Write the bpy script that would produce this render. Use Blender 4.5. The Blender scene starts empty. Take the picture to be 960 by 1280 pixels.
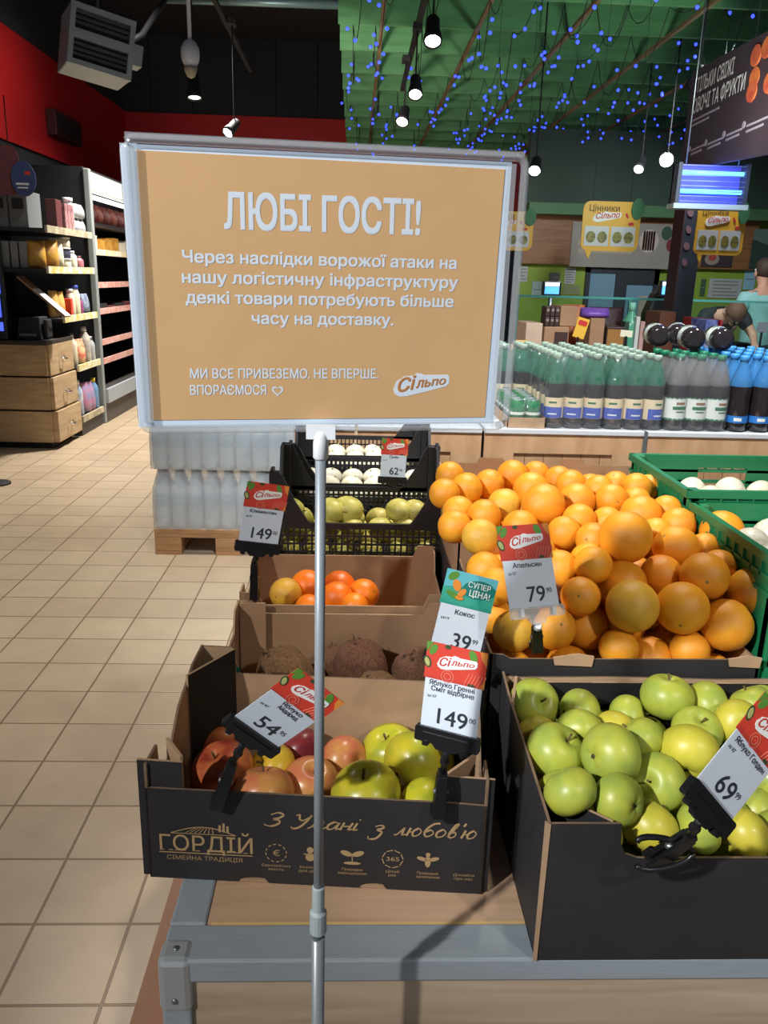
import bpy, math, random
from mathutils import Matrix, Vector, Euler
from mathutils.geometry import delaunay_2d_cdt
import numpy as np
random.seed(7)
SC = bpy.context.scene
COL = SC.collection
# ------------------------------------------------------------------ camera
FPX, PITCH, ROLL, YAW, EYE = 1013.3, .2819, .0282, .0417, 1.5
def _axes():
    cy, sy = math.cos(YAW), math.sin(YAW)
    right = Vector((cy, -sy, 0)); fw = Vector((sy, cy, 0)); up = Vector((0, 0, 1))
    f2 = fw*math.cos(PITCH) - up*math.sin(PITCH); u2 = up*math.cos(PITCH) + fw*math.sin(PITCH)
    r2 = right*math.cos(ROLL) + u2*math.sin(ROLL); u3 = u2*math.cos(ROLL) - right*math.sin(ROLL)
    return r2, u3, f2
RT, UP, FW = _axes()
cam_d = bpy.data.cameras.new('camera'); cam = bpy.data.objects.new('camera', cam_d); COL.objects.link(cam)
cam_d.sensor_fit = 'VERTICAL'; cam_d.sensor_height = 24.0; cam_d.sensor_width = 18.0
cam_d.lens = FPX/1280*24.0; cam_d.clip_start = .05; cam_d.clip_end = 60
m = Matrix.Identity(4)
for i in range(3):
    m[i][0], m[i][1], m[i][2] = RT[i], UP[i], -FW[i]
m[2][3] = EYE
cam.matrix_world = m
SC.camera = cam
# ------------------------------------------------------------------ exposure, world, lamps
SC.view_settings.view_transform = 'Standard'; SC.view_settings.look = 'None'
SC.view_settings.exposure = 0.0; SC.view_settings.gamma = 1.0; SC.view_settings.use_curve_mapping = False
try:
    SC.cycles.use_denoising = True
    SC.cycles.max_bounces = 6; SC.cycles.diffuse_bounces = 3; SC.cycles.glossy_bounces = 3
    SC.cycles.transmission_bounces = 4; SC.cycles.transparent_max_bounces = 12
    SC.cycles.caustics_reflective = False; SC.cycles.caustics_refractive = False
    SC.cycles.sample_clamp_indirect = 4.0
except Exception:
    pass
w = bpy.data.worlds.new('store_air'); SC.world = w; w.use_nodes = True
w.node_tree.nodes['Background'].inputs[0].default_value = (.80, .86, 1.0, 1)
w.node_tree.nodes['Background'].inputs[1].default_value = .26
def spot(name, loc, target, power, angle=70, blend=.5, radius=.06, col=(1, .93, .84)):
    d = bpy.data.lights.new(name, 'SPOT'); d.energy = power; d.spot_size = math.radians(angle); d.spot_blend = blend
    d.shadow_soft_size = radius; d.color = col
    o = bpy.data.objects.new(name, d); COL.objects.link(o); o.location = loc
    o.rotation_euler = (Vector(target) - Vector(loc)).to_track_quat('-Z', 'Y').to_euler()
    return o
NEUT = (1, .95, .88); COOL = (.9, .95, 1)
spot('track_and_fill_light', (-2.35, -1.45, 3.35), (.15, .95, .8), 370, 40, .8, .05, NEUT)
spot('track_and_fill_light', (1.7, -1.3, 3.4), (.47, 1.1, 1.05), 170, 22, .9, .1, NEUT)  # added fill spot without a fixture, lifts the oranges and their price tag
spot('track_and_fill_light', (.6, 2.35, 3.5), (.45, 1.8, 1.1), 360, 36, .9, .06, (1, .92, .78))
spot('track_and_fill_light', (-2.33, -1.47, 3.35), (-.02, .68, 1.46), 580, 17, .9, .1, COOL)  # added narrow spot without a fixture, brightens the notice board
spot('track_and_fill_light', (-1.35, 4.0, 3.9), (-1.1, 4.1, 0), 520, 90, .8, .15, NEUT)
spot('track_and_fill_light', (-1.3, 8.0, 3.8), (-1.7, 8.2, 0), 1150, 100, .8, .15, (1, .95, .87))
spot('track_and_fill_light', (-1.6, 9.6, 3.9), (-2.0, 9.8, .6), 330, 110, .8, .15, NEUT)
spot('track_and_fill_light', (.3, 1.6, 3.4), (.9, 3.5, .75), 620, 70, .8, .1, COOL)
spot('track_and_fill_light', (2.2, 3.4, 3.2), (1.6, 4.2, .9), 260, 95, .8, .1, COOL)
spot('track_and_fill_light', (2.6, 6.2, 3.1), (2.8, 8.2, 1.1), 330, 100, .8, .1, COOL)
spot('track_and_fill_light', (-2.0, 8.2, 3.3), (-3.5, 9.0, 3.0), 60, 75, .9, .05, (1, .85, .8))
spot('track_and_fill_light', (-.2, 6.0, 2.6), (.2, 13.0, 3.4), 110, 90, .9, .1, (1, .85, .8))
spot('track_and_fill_light', (-1.2, 5.6, 3.4), (-2.7, 7.6, 1.5), 50, 50, .8, .1, NEUT)
spot('ceiling_wash_light', (1.9, 4.4, 2.2), (2.0, 7.4, 3.6), 75, 130, .9, .2, (.85, 1, .9))

# ------------------------------------------------------------------ helpers
def ray(x, y): return RT*((x-480)/FPX) - UP*((y-640)/FPX) + FW
O0 = Vector((0, 0, EYE))
def at(x, y, Y):
    d = ray(x, y); return O0 + d*(Y/d.y)
def atz(x, y, z):
    d = ray(x, y); return O0 + d*((z-EYE)/d.z)
def S(r, g, b):
    def f(c):
        c /= 255.0
        return c/12.92 if c <= .04045 else ((c+.055)/1.055)**2.4
    return (f(r), f(g), f(b), 1)
MATS = {}
def mat(name, col, rough=.5, metal=0., bump=0., bscale=60., var=0., vscale=8., alpha=1., emit=0., coat=0., obj_var=0., col2=None, spec=.5, stretch=None, trans=0.):
    """procedural principled material; col/col2 mixed by noise, optional bump and per-object variation"""
    if name in MATS: return MATS[name]
    M = bpy.data.materials.new(name); M.use_nodes = True
    nt = M.node_tree; b = nt.nodes['Principled BSDF']; L = nt.links.new
    b.inputs['Roughness'].default_value = rough; b.inputs['Metallic'].default_value = metal
    b.inputs['Alpha'].default_value = alpha; b.inputs['Coat Weight'].default_value = coat
    b.inputs['Specular IOR Level'].default_value = spec
    b.inputs['Transmission Weight'].default_value = trans
    b.inputs['Base Color'].default_value = col
    tc = nt.nodes.new('ShaderNodeTexCoord'); mp = nt.nodes.new('ShaderNodeMapping'); L(tc.outputs['Object'], mp.inputs[0])
    if stretch: mp.inputs['Scale'].default_value = stretch
    out = None
    if var or col2:
        n = nt.nodes.new('ShaderNodeTexNoise'); n.inputs['Scale'].default_value = vscale; n.inputs['Detail'].default_value = 5
        L(mp.outputs[0], n.inputs['Vector'])
        mx = nt.nodes.new('ShaderNodeMix'); mx.data_type = 'RGBA'
        rp = nt.nodes.new('ShaderNodeMapRange'); rp.inputs[1].default_value = .35; rp.inputs[2].default_value = .65
        L(n.outputs['Fac'], rp.inputs[0]); L(rp.outputs[0], mx.inputs[0])
        c2 = col2 or tuple(c*(1-var) for c in col[:3]) + (1,)
        mx.inputs[6].default_value = col; mx.inputs[7].default_value = c2
        out = mx.outputs[2]
    if obj_var:
        oi = nt.nodes.new('ShaderNodeObjectInfo'); hs = nt.nodes.new('ShaderNodeHueSaturation')
        mr = nt.nodes.new('ShaderNodeMapRange'); mr.inputs[3].default_value = .5-obj_var*.12; mr.inputs[4].default_value = .5+obj_var*.12
        mv = nt.nodes.new('ShaderNodeMapRange'); mv.inputs[3].default_value = 1-obj_var; mv.inputs[4].default_value = 1+obj_var*.5
        L(oi.outputs['Random'], mr.inputs[0]); L(oi.outputs['Random'], mv.inputs[0])
        L(mr.outputs[0], hs.inputs['Hue']); L(mv.outputs[0], hs.inputs['Value'])
        if out: L(out, hs.inputs['Color'])
        else: hs.inputs['Color'].default_value = col
        out = hs.outputs[0]
    if out: L(out, b.inputs['Base Color'])
    if bump:
        n2 = nt.nodes.new('ShaderNodeTexNoise'); n2.inputs['Scale'].default_value = bscale; n2.inputs['Detail'].default_value = 4
        L(mp.outputs[0], n2.inputs['Vector'])
        bp = nt.nodes.new('ShaderNodeBump'); bp.inputs['Strength'].default_value = bump; bp.inputs['Distance'].default_value = .01
        L(n2.outputs['Fac'], bp.inputs['Height']); L(bp.outputs[0], b.inputs['Normal'])
    if emit:
        b.inputs['Emission Color'].default_value = col; b.inputs['Emission Strength'].default_value = emit
    MATS[name] = M
    return M
def wood(name, c1, c2, stretch=(1, 12, 12), rough=.5, scale=3., plank=0., plank_axis=0):
    """wood grain: stretched noise and wave; optional dark seams every `plank` metres along an axis"""
    if name in MATS: return MATS[name]
    M = bpy.data.materials.new(name); M.use_nodes = True; nt = M.node_tree; b = nt.nodes['Principled BSDF']; L = nt.links.new
    b.inputs['Roughness'].default_value = rough
    tc = nt.nodes.new('ShaderNodeTexCoord'); mp = nt.nodes.new('ShaderNodeMapping'); mp.inputs['Scale'].default_value = stretch
    L(tc.outputs['Object'], mp.inputs[0])
    n = nt.nodes.new('ShaderNodeTexNoise'); n.inputs['Scale'].default_value = scale; n.inputs['Detail'].default_value = 8; n.inputs['Distortion'].default_value = .6
    L(mp.outputs[0], n.inputs['Vector'])
    rp = nt.nodes.new('ShaderNodeValToRGB'); rp.color_ramp.elements[0].position = .3; rp.color_ramp.elements[1].position = .68
    rp.color_ramp.elements[0].color = c2; rp.color_ramp.elements[1].color = c1
    L(n.outputs['Fac'], rp.inputs[0]); out = rp.outputs[0]
    if plank:
        sx = nt.nodes.new('ShaderNodeSeparateXYZ'); L(tc.outputs['Object'], sx.inputs[0])
        dv = nt.nodes.new('ShaderNodeMath'); dv.operation = 'DIVIDE'; dv.inputs[1].default_value = plank; L(sx.outputs[plank_axis], dv.inputs[0])
        fr = nt.nodes.new('ShaderNodeMath'); fr.operation = 'FRACT'; L(dv.outputs[0], fr.inputs[0])
        lt = nt.nodes.new('ShaderNodeMath'); lt.operation = 'LESS_THAN'; lt.inputs[1].default_value = .035; L(fr.outputs[0], lt.inputs[0])
        mx = nt.nodes.new('ShaderNodeMix'); mx.data_type = 'RGBA'; L(lt.outputs[0], mx.inputs[0]); L(out, mx.inputs[6])
        mx.inputs[7].default_value = tuple(c*.25 for c in c2[:3]) + (1,); out = mx.outputs[2]
    L(out, b.inputs['Base Color']); MATS[name] = M
    return M
WM = {}
class MB:
    """collects polygons in plain lists, then becomes one mesh object"""
    def __init__(s): s.v = []; s.f = []; s.m = []; s.sm = []
    def add(s, vs, fs, m=0, smooth=False, T=None):
        k = len(s.v)
        s.v += [tuple(T @ Vector(p)) if T is not None else tuple(p) for p in vs]
        for f in fs: s.f.append(tuple(i+k for i in f)); s.m.append(m); s.sm.append(smooth)
        return s
    def box(s, x0, x1, y0, y1, z0, z1, m=0, T=None):
        vs = [(x, y, z) for z in (z0, z1) for y in (y0, y1) for x in (x0, x1)]
        return s.add(vs, [(0, 2, 3, 1), (4, 5, 7, 6), (0, 1, 5, 4), (2, 6, 7, 3), (0, 4, 6, 2), (1, 3, 7, 5)], m, False, T)
    def taper(s, b, t, m=0, T=None):
        """frustum from rectangle b=(x0,x1,y0,y1,z) to t"""
        vs = [(x, y, r[4]) for r in (b, t) for y in (r[2], r[3]) for x in (r[0], r[1])]
        return s.add(vs, [(0, 2, 3, 1), (4, 5, 7, 6), (0, 1, 5, 4), (2, 6, 7, 3), (0, 4, 6, 2), (1, 3, 7, 5)], m, False, T)
    def prism(s, pts, y0, y1, m=0, T=None, mb=None, me=None):
        """polygon in local x,z extruded along y from y0 (front, normal -y) to y1"""
        n = len(pts); vs = [(x, y0, z) for x, z in pts] + [(x, y1, z) for x, z in pts]
        area = sum(pts[i][0]*pts[(i+1) % n][1]-pts[(i+1) % n][0]*pts[i][1] for i in range(n))
        a = tuple(range(n)); b = tuple(range(2*n-1, n-1, -1))
        if area < 0: a = a[::-1]; b = b[::-1]
        s.add(vs, [a], m, False, T)
        k = len(s.v)-2*n
        s.f.append(tuple(i+k for i in b)); s.m.append(m if mb is None else mb); s.sm.append(False)
        for i in range(n):
            j = (i+1) % n; q = (i, n+i, n+j, j) if area > 0 else (i, j, n+j, n+i)
            s.f.append(tuple(x+k for x in q)); s.m.append(m if me is None else me); s.sm.append(False)
        return s
    def lathe(s, prof, n=20, m=0, T=None, smooth=True, mz=None, caps=True):
        vs = []; fs = []; k = len(s.v)
        for r, z in prof:
            for i in range(n):
                a = 2*math.pi*i/n; vs.append((r*math.cos(a), r*math.sin(a), z))
        s.add(vs, [], m, smooth, T)
        for j in range(len(prof)-1):
            for i in range(n):
                i2 = (i+1) % n; q = (j*n+i, j*n+i2, (j+1)*n+i2, (j+1)*n+i)
                s.f.append(tuple(x+k for x in q)); s.m.append(mz(.5*(prof[j][1]+prof[j+1][1])) if mz else m); s.sm.append(smooth)
        if caps:
            if prof[0][0] > 1e-5: s.f.append(tuple(k+i for i in range(n-1, -1, -1))); s.m.append(mz(prof[0][1]) if mz else m); s.sm.append(False)
            if prof[-1][0] > 1e-5: s.f.append(tuple(k+(len(prof)-1)*n+i for i in range(n))); s.m.append(mz(prof[-1][1]) if mz else m); s.sm.append(False)
        return s
    def tube(s, path, r, n=8, m=0, T=None, r1=None):
        P = [Vector(p) for p in path]; k = len(s.v); vs = []
        for j, p in enumerate(P):
            d = (P[min(j+1, len(P)-1)]-P[max(j-1, 0)]).normalized()
            a = d.cross(Vector((0, 0, 1)) if abs(d.z) < .9 else Vector((1, 0, 0))).normalized(); b = a.cross(d)
            rr = r if r1 is None else r+(r1-r)*j/(len(P)-1)
            for i in range(n):
                t = 2*math.pi*i/n; vs.append(p+(a*math.cos(t)+b*math.sin(t))*rr)
        s.add(vs, [], m, True, T)
        for j in range(len(P)-1):
            for i in range(n):
                i2 = (i+1) % n; s.f.append((k+j*n+i, k+(j+1)*n+i, k+(j+1)*n+i2, k+j*n+i2)); s.m.append(m); s.sm.append(True)
        s.f.append(tuple(k+i for i in range(n))); s.m.append(m); s.sm.append(False)
        s.f.append(tuple(k+(len(P)-1)*n+i for i in range(n-1, -1, -1))); s.m.append(m); s.sm.append(False)
        return s
    def ball(s, c, r, nu=12, nv=8, m=0, T=None, sc=(1, 1, 1), fn=None):
        k = len(s.v); vs = []
        for j in range(nv+1):
            ph = math.pi*j/nv
            for i in range(nu):
                th = 2*math.pi*i/nu; d = Vector((math.sin(ph)*math.cos(th), math.sin(ph)*math.sin(th), -math.cos(ph)))
                q = fn(d) if fn else 1.
                vs.append((c[0]+r*sc[0]*d.x*q, c[1]+r*sc[1]*d.y*q, c[2]+r*sc[2]*d.z*q))
        fs = []
        for j in range(nv):
            for i in range(nu):
                i2 = (i+1) % nu; fs.append((j*nu+i, j*nu+i2, (j+1)*nu+i2, (j+1)*nu+i))
        return s.add(vs, fs, m, True, T)
    def build(s, name, mats, parent=None, loc=None, M=None, local=False, bevel=0., kind=None, label=None, cat=None, group=None):
        me = bpy.data.meshes.new(name)
        V = [Vector(p) for p in s.v]
        if M is not None: V = [M @ p for p in V]
        o = bpy.data.objects.new(name, me); COL.objects.link(o)
        if parent is not None:
            o.parent = parent; W = WM[parent]
            if not local:
                Wi = W.inverted(); V = [Wi @ p for p in V]
            WM[o] = W
        elif loc is not None:
            lv = Vector(loc)
            if not local: V = [p-lv for p in V]
            o.location = lv; WM[o] = Matrix.Translation(lv)
        else: WM[o] = Matrix.Identity(4)
        me.from_pydata([tuple(p) for p in V], [], s.f)
        for mm in (mats if isinstance(mats, (list, tuple)) else [mats]): me.materials.append(mm)
        me.polygons.foreach_set('material_index', s.m); me.polygons.foreach_set('use_smooth', s.sm); me.update()
        if bevel:
            bv = o.modifiers.new('Bevel', 'BEVEL'); bv.width = bevel; bv.segments = 2; bv.limit_method = 'ANGLE'
        if label: o['label'] = label
        if cat: o['category'] = cat
        if group: o['group'] = group
        if kind: o['kind'] = kind
        return o
def thing(name, label, cat, loc=(0, 0, 0), M=None, group=None):
    o = bpy.data.objects.new(name, None); COL.objects.link(o); o.empty_display_size = .05
    W = M if M is not None else Matrix.Translation(Vector(loc))
    o.matrix_world = W; WM[o] = W.copy()
    o['label'] = label; o['category'] = cat
    if group: o['group'] = group
    return o
def clone(o, loc=None, rot=None, scale=None, label=None, group=None, parent=None):
    c = o.copy(); COL.objects.link(c)
    if parent is not None: c.parent = parent
    if loc is not None: c.location = loc
    if rot is not None: c.rotation_euler = rot
    if scale is not None: c.scale = scale if isinstance(scale, (tuple, list)) else (scale,)*3
    if label: c['label'] = label
    if group: c['group'] = group
    for ch in KIDS.get(o.name, []): clone(ch, parent=c)
    return c
KIDS = {}
def kids(o):
    """remember a prototype's children so that copies can follow"""
    for x in COL.objects:
        if x.parent is o:
            KIDS.setdefault(o.name, []).append(x); kids(x)
    return o
ORD = ['first', 'second', 'third', 'fourth', 'fifth', 'sixth', 'seventh', 'eighth', 'ninth', 'tenth', 'eleventh', 'twelfth', 'thirteenth', 'fourteenth', 'fifteenth', 'sixteenth']
TXT = {}
def glyph_mesh(cu):
    """fill every outline of the lettering on its own, so that overlapping strokes of one letter stay solid"""
    rings = []
    for sp in cu.splines:
        P = []; bp = sp.bezier_points; n = len(bp)
        for i in range(n):
            a, b = bp[i], bp[(i+1) % n]; p0, p1, p2, p3 = a.co, a.handle_right, b.handle_left, b.co
            k = 1 if (p1-p0).cross(p3-p0).length+(p2-p0).cross(p3-p0).length < 1e-5 else 4
            for j in range(k):
                t = j/k; P.append(p0*(1-t)**3+p1*3*t*(1-t)**2+p2*3*t*t*(1-t)+p3*t**3)
        if not n: P = [Vector(q.co[:3]) for q in sp.points]
        if len(P) > 2: rings.append([Vector((p.x, p.y, 0)) for p in P])
    pts = []; ed = []; idx = {}
    for R in rings:
        ids = []
        for p in R:
            k = (round(p.x, 5), round(p.y, 5))
            if k not in idx: idx[k] = len(pts); pts.append(Vector(k))
            if not ids or ids[-1] != idx[k]: ids.append(idx[k])
        ed += [(ids[i], ids[(i+1) % len(ids)]) for i in range(len(ids)) if ids[i] != ids[(i+1) % len(ids)]]
    V, _, F, _, _, _ = delaunay_2d_cdt(pts, ed, [], 0, 1e-6)
    V = [Vector((v.x, v.y, 0)) for v in V]
    vv = np.array([(v.x, v.y) for v in V]); ff = np.array(F); cen = vv[ff].mean(1)
    A = np.array([(p.x, p.y) for R in rings for p in R]); B = np.array([(R[(i+1) % len(R)].x, R[(i+1) % len(R)].y) for R in rings for i in range(len(R))])
    wn = np.zeros(len(cen))
    for (ax, ay), (bx, by) in zip(A, B):     # winding number of every triangle
        cr = (bx-ax)*(cen[:, 1]-ay)-(cen[:, 0]-ax)*(by-ay)
        wn += ((ay <= cen[:, 1]) & (by > cen[:, 1]) & (cr > 0)).astype(int)-((ay > cen[:, 1]) & (by <= cen[:, 1]) & (cr < 0)).astype(int)
    F = [tuple(int(q) for q in f) for f, w_ in zip(F, wn) if abs(w_) > .5]
    F = [f if (V[f[1]]-V[f[0]]).cross(V[f[2]]-V[f[0]]).z > 0 else f[::-1] for f in F]
    return V, F
def text(parent, name, s, x0, x1, zb, h, m, y=-.0006, bold=.0, shear=0., taper=0., M=None, thick=.0003, align=None, slope=0., world=False):
    """lettering in a local x,z plane facing -y: fills x0..x1, capitals h tall from baseline zb"""
    key = (s, shear)
    if key not in TXT:
        c = bpy.data.curves.new('lettering', 'FONT'); c.body = s; c.size = 1; c.resolution_u = 3; c.shear = shear
        o = bpy.data.objects.new('lettering', c); COL.objects.link(o)
        dg = bpy.context.evaluated_depsgraph_get(); cu = o.to_curve(dg)
        TXT[key] = glyph_mesh(cu)
        o.to_curve_clear(); bpy.data.objects.remove(o); bpy.data.curves.remove(c)
    vs, fs = TXT[key]
    a = min(v.x for v in vs); b = max(v.x for v in vs)
    sx = (x1-x0)/(b-a); sz = h/.70 if h else sx
    mb = MB(); e = bold*.5
    x0 += e*sx; sx *= (x1-x0-e*sx)/(x1-x0) if e else 1
    for i, (dx, dz) in enumerate(((0, 0),) if bold <= 0 else ((-e, -e*.7), (e, -e*.7), (-e, e*.7), (e, e*.7), (0, 0))):   # heavier strokes: the glyphs overlaid with small shifts
        P = []
        for v in vs:
            t = (v.x-a)/(b-a); P.append((x0+(v.x-a+dx)*sx, y-.00002*i, zb+slope*t+(v.y+dz)*sz*(1-taper*t)))
        mb.add(P, fs, 0)
    return mb.build(name, m, parent, M=M, local=not world)
def rrect(x0, x1, z0, z1, r, n=4):
    pts = []
    for cx, cz, a0 in ((x1-r, z0+r, -90), (x1-r, z1-r, 0), (x0+r, z1-r, 90), (x0+r, z0+r, 180)):
        for i in range(n+1):
            a = math.radians(a0+90*i/n); pts.append((cx+r*math.cos(a), cz+r*math.sin(a)))
    return pts
def ell(cx, cz, rx, rz, n=16, rot=0.):
    c, s_ = math.cos(rot), math.sin(rot)
    return [(cx+rx*math.cos(2*math.pi*i/n)*c-rz*math.sin(2*math.pi*i/n)*s_, cz+rx*math.cos(2*math.pi*i/n)*s_+rz*math.sin(2*math.pi*i/n)*c) for i in range(n)]
def pose(loc, eul): return Matrix.Translation(Vector(loc)) @ Euler(eul, 'XYZ').to_matrix().to_4x4()
def frame(p, x, y, z=None):
    """matrix with origin p, axes x and y (unit, orthogonal)"""
    x = Vector(x).normalized(); y = Vector(y).normalized(); z = x.cross(y)
    return Matrix(((x.x, y.x, z.x, p[0]), (x.y, y.y, z.y, p[1]), (x.z, y.z, z.z, p[2]), (0, 0, 0, 1)))
# ------------------------------------------------------------------ shared materials
kraft = mat('kraft_cardboard', S(180, 148, 116), .85, var=.18, vscale=14, bump=.08, bscale=200)
edge_m = mat('worn_cardboard_edge', S(128, 104, 82), .9, var=.3, vscale=40)
kraft_d = mat('brown_cardboard', S(162, 128, 98), .85, var=.2, vscale=10, bump=.08, bscale=200)
blackcard = mat('black_printed_cardboard', S(44, 42, 44), .62, var=.25, vscale=9, bump=.05, bscale=150)
goldprint = mat('gold_print', S(176, 146, 104), .6)
blackpl = mat('black_plastic', S(24, 24, 27), .32)
matteblack = mat('matte_black', S(22, 22, 25), .7)
white = mat('white_plastic', S(225, 228, 232), .45)
whitepaper = mat('white_paper', S(226, 230, 236), .7)
ink = mat('dark_ink', S(40, 44, 52), .7)
alu = mat('brushed_aluminium', S(176, 188, 198), .45, .3, var=.12, vscale=20, stretch=(1, 30, 30))
steel = mat('grey_metal', S(150, 156, 160), .38, .8)
chrome = mat('chrome', S(225, 230, 235), .12, 1.)
def see_through(name, tint, gloss, rough=.08, milk=0., bump=0., bscale=30.):
    """clear sheet: transparent, mixed with a fresnel gloss and a little milky diffuse"""
    if name in MATS: return MATS[name]
    M = bpy.data.materials.new(name); M.use_nodes = True; nt = M.node_tree; L = nt.links.new; nt.nodes.remove(nt.nodes['Principled BSDF'])
    out = nt.nodes['Material Output']; tr = nt.nodes.new('ShaderNodeBsdfTransparent'); tr.inputs[0].default_value = tint
    gl = nt.nodes.new('ShaderNodeBsdfGlossy'); gl.inputs['Roughness'].default_value = rough
    lw = nt.nodes.new('ShaderNodeLayerWeight'); lw.inputs['Blend'].default_value = .5
    ma = nt.nodes.new('ShaderNodeMath'); ma.operation = 'MULTIPLY_ADD'; ma.inputs[1].default_value = .6; ma.inputs[2].default_value = gloss; pw_n = nt.nodes.new('ShaderNodeMath'); pw_n.operation = 'POWER'; pw_n.inputs[1].default_value = 4.; L(lw.outputs['Facing'], pw_n.inputs[0]); L(pw_n.outputs[0], ma.inputs[0])
    mn = nt.nodes.new('ShaderNodeMath'); mn.operation = 'MINIMUM'; mn.inputs[1].default_value = .85; L(ma.outputs[0], mn.inputs[0])
    base = tr.outputs[0]
    if milk:
        df = nt.nodes.new('ShaderNodeBsdfDiffuse'); df.inputs[0].default_value = (.85, .88, .9, 1); mk = nt.nodes.new('ShaderNodeMixShader'); mk.inputs[0].default_value = milk; L(base, mk.inputs[1]); L(df.outputs[0], mk.inputs[2]); base = mk.outputs[0]
    mx = nt.nodes.new('ShaderNodeMixShader'); L(mn.outputs[0], mx.inputs[0]); L(base, mx.inputs[1]); L(gl.outputs[0], mx.inputs[2]); L(mx.outputs[0], out.inputs[0])
    if bump:
        tc = nt.nodes.new('ShaderNodeTexCoord'); n2 = nt.nodes.new('ShaderNodeTexNoise'); n2.inputs['Scale'].default_value = bscale; n2.inputs['Detail'].default_value = 3; L(tc.outputs['Object'], n2.inputs['Vector'])
        bp = nt.nodes.new('ShaderNodeBump'); bp.inputs['Strength'].default_value = bump; bp.inputs['Distance'].default_value = .02; L(n2.outputs['Fac'], bp.inputs['Height']); L(bp.outputs[0], gl.inputs['Normal'])
    MATS[name] = M; return M
clear = see_through('clear_acrylic', (.98, .99, 1, 1), .012, .05)
film = see_through('shrink_film', (.97, .98, .98, 1), .05, .14, .05, .6, 26.)
redm = mat('red_print', S(206, 62, 44), .6)
# ------------------------------------------------------------------ the setting
def floor_mat():
    M = bpy.data.materials.new('beige_floor_tiles'); M.use_nodes = True; nt = M.node_tree; b = nt.nodes['Principled BSDF']; L = nt.links.new
    tc = nt.nodes.new('ShaderNodeTexCoord'); sx = nt.nodes.new('ShaderNodeSeparateXYZ'); L(tc.outputs['Object'], sx.inputs[0])
    def mth(op, a, bb=None):
        n = nt.nodes.new('ShaderNodeMath'); n.operation = op
        if isinstance(a, float): n.inputs[0].default_value = a
        else: L(a, n.inputs[0])
        if bb is not None:
            if isinstance(bb, float): n.inputs[1].default_value = bb
            else: L(bb, n.inputs[1])
        return n.outputs[0]
    T = .2246; ds = []; cells = []
    for ax, off in ((0, -1.8605), (1, 2.0538)):
        u = mth('DIVIDE', mth('SUBTRACT', sx.outputs[ax], off), T)
        f = mth('FRACT', u); cells.append(mth('FLOOR', u))
        ds.append(mth('MINIMUM', f, mth('SUBTRACT', 1.0, f)))
    d = mth('MINIMUM', ds[0], ds[1])
    g = nt.nodes.new('ShaderNodeMapRange'); g.inputs[1].default_value = .011; g.inputs[2].default_value = .019; L(d, g.inputs[0])
    cv = nt.nodes.new('ShaderNodeCombineXYZ'); L(cells[0], cv.inputs[0]); L(cells[1], cv.inputs[1])
    wn = nt.nodes.new('ShaderNodeTexWhiteNoise'); wn.noise_dimensions = '2D'; L(cv.outputs[0], wn.inputs['Vector'])
    ns = nt.nodes.new('ShaderNodeTexNoise'); ns.inputs['Scale'].default_value = 9; ns.inputs['Detail'].default_value = 6; L(tc.outputs['Object'], ns.inputs['Vector'])
    mx = nt.nodes.new('ShaderNodeMix'); mx.data_type = 'RGBA'; L(wn.outputs['Value'], mx.inputs[0]); mx.inputs[6].default_value = S(196, 176, 148); mx.inputs[7].default_value = S(186, 165, 138)
    m2 = nt.nodes.new('ShaderNodeMix'); m2.data_type = 'RGBA'; m2.blend_type = 'MULTIPLY'; m2.inputs[0].default_value = .25; L(mx.outputs[2], m2.inputs[6]); L(ns.outputs['Fac'], m2.inputs[7])
    m3 = nt.nodes.new('ShaderNodeMix'); m3.data_type = 'RGBA'; L(g.outputs[0], m3.inputs[0]); m3.inputs[6].default_value = S(122, 100, 78); L(m2.outputs[2], m3.inputs[7])
    L(m3.outputs[2], b.inputs['Base Color']); b.inputs['Roughness'].default_value = .36
    bp = nt.nodes.new('ShaderNodeBump'); bp.inputs['Strength'].default_value = .35; bp.inputs['Distance'].default_value = .003; L(g.outputs[0], bp.inputs['Height']); L(bp.outputs[0], b.inputs['Normal'])
    return M
def struct(name, mb, m, bevel=0): return mb.build(name, m, kind='structure', bevel=bevel)
struct('floor', MB().box(-6, 9.5, -3, 13.6, -.1, 0), floor_mat())
dark = mat('dark_ceiling_paint', S(38, 42, 46), .8, bump=.1, bscale=4)
darkpanel = wood('dark_back_wall_panels', S(40, 45, 50), S(30, 35, 40), plank=.62, plank_axis=0, rough=.8)
redp = mat('red_wall_paint', S(186, 28, 32), .6, var=.08, vscale=2)
struct('ceiling', MB().box(-6, 9.5, -3, 13.6, 4.8, 4.9), dark)
struct('wall_left', MB().box(-3.65, -3.5, 4, 13.4, 0, 4.8), dark)
struct('trim_1', MB().box(-3.5, -3.47, 4, 13.4, 2.70, 3.77), redp)
struct('wall_back', MB().box(-3.65, 9.5, 13.4, 13.55, 0, 4.8), darkpanel)
struct('trim_2', MB().box(-3.47, 9.4, 13.37, 13.4, 2.35, 3.76), redp)
lime = mat('lime_green_wall', S(134, 164, 52), .6, var=.06, vscale=2)
dgreen = mat('dark_green_bulkhead', S(64, 84, 70), .75, var=.12, vscale=2)
struct('wall_kitchen', MB().box(1.95, 9.4, 10, 10.12, 0, 2.9), lime)
struct('trim_3', MB().box(1.95, 9.4, 9.86, 10.0, 2.30, 3.15), dgreen)
struct('trim_4', MB().box(1.95, 9.4, 9.7, 9.86, 2.24, 2.36), mat('green_beam', S(74, 118, 76), .6))
struct('trim_5', MB().box(1.95, 4.72, 9.9, 10.0, 1.70, 2.26), wood('brown_fascia_wood', S(150, 104, 62), S(122, 82, 48), plank=1.32, plank_axis=0))
fr = MB(); X0, X1 = 2.74, 3.62
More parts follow.
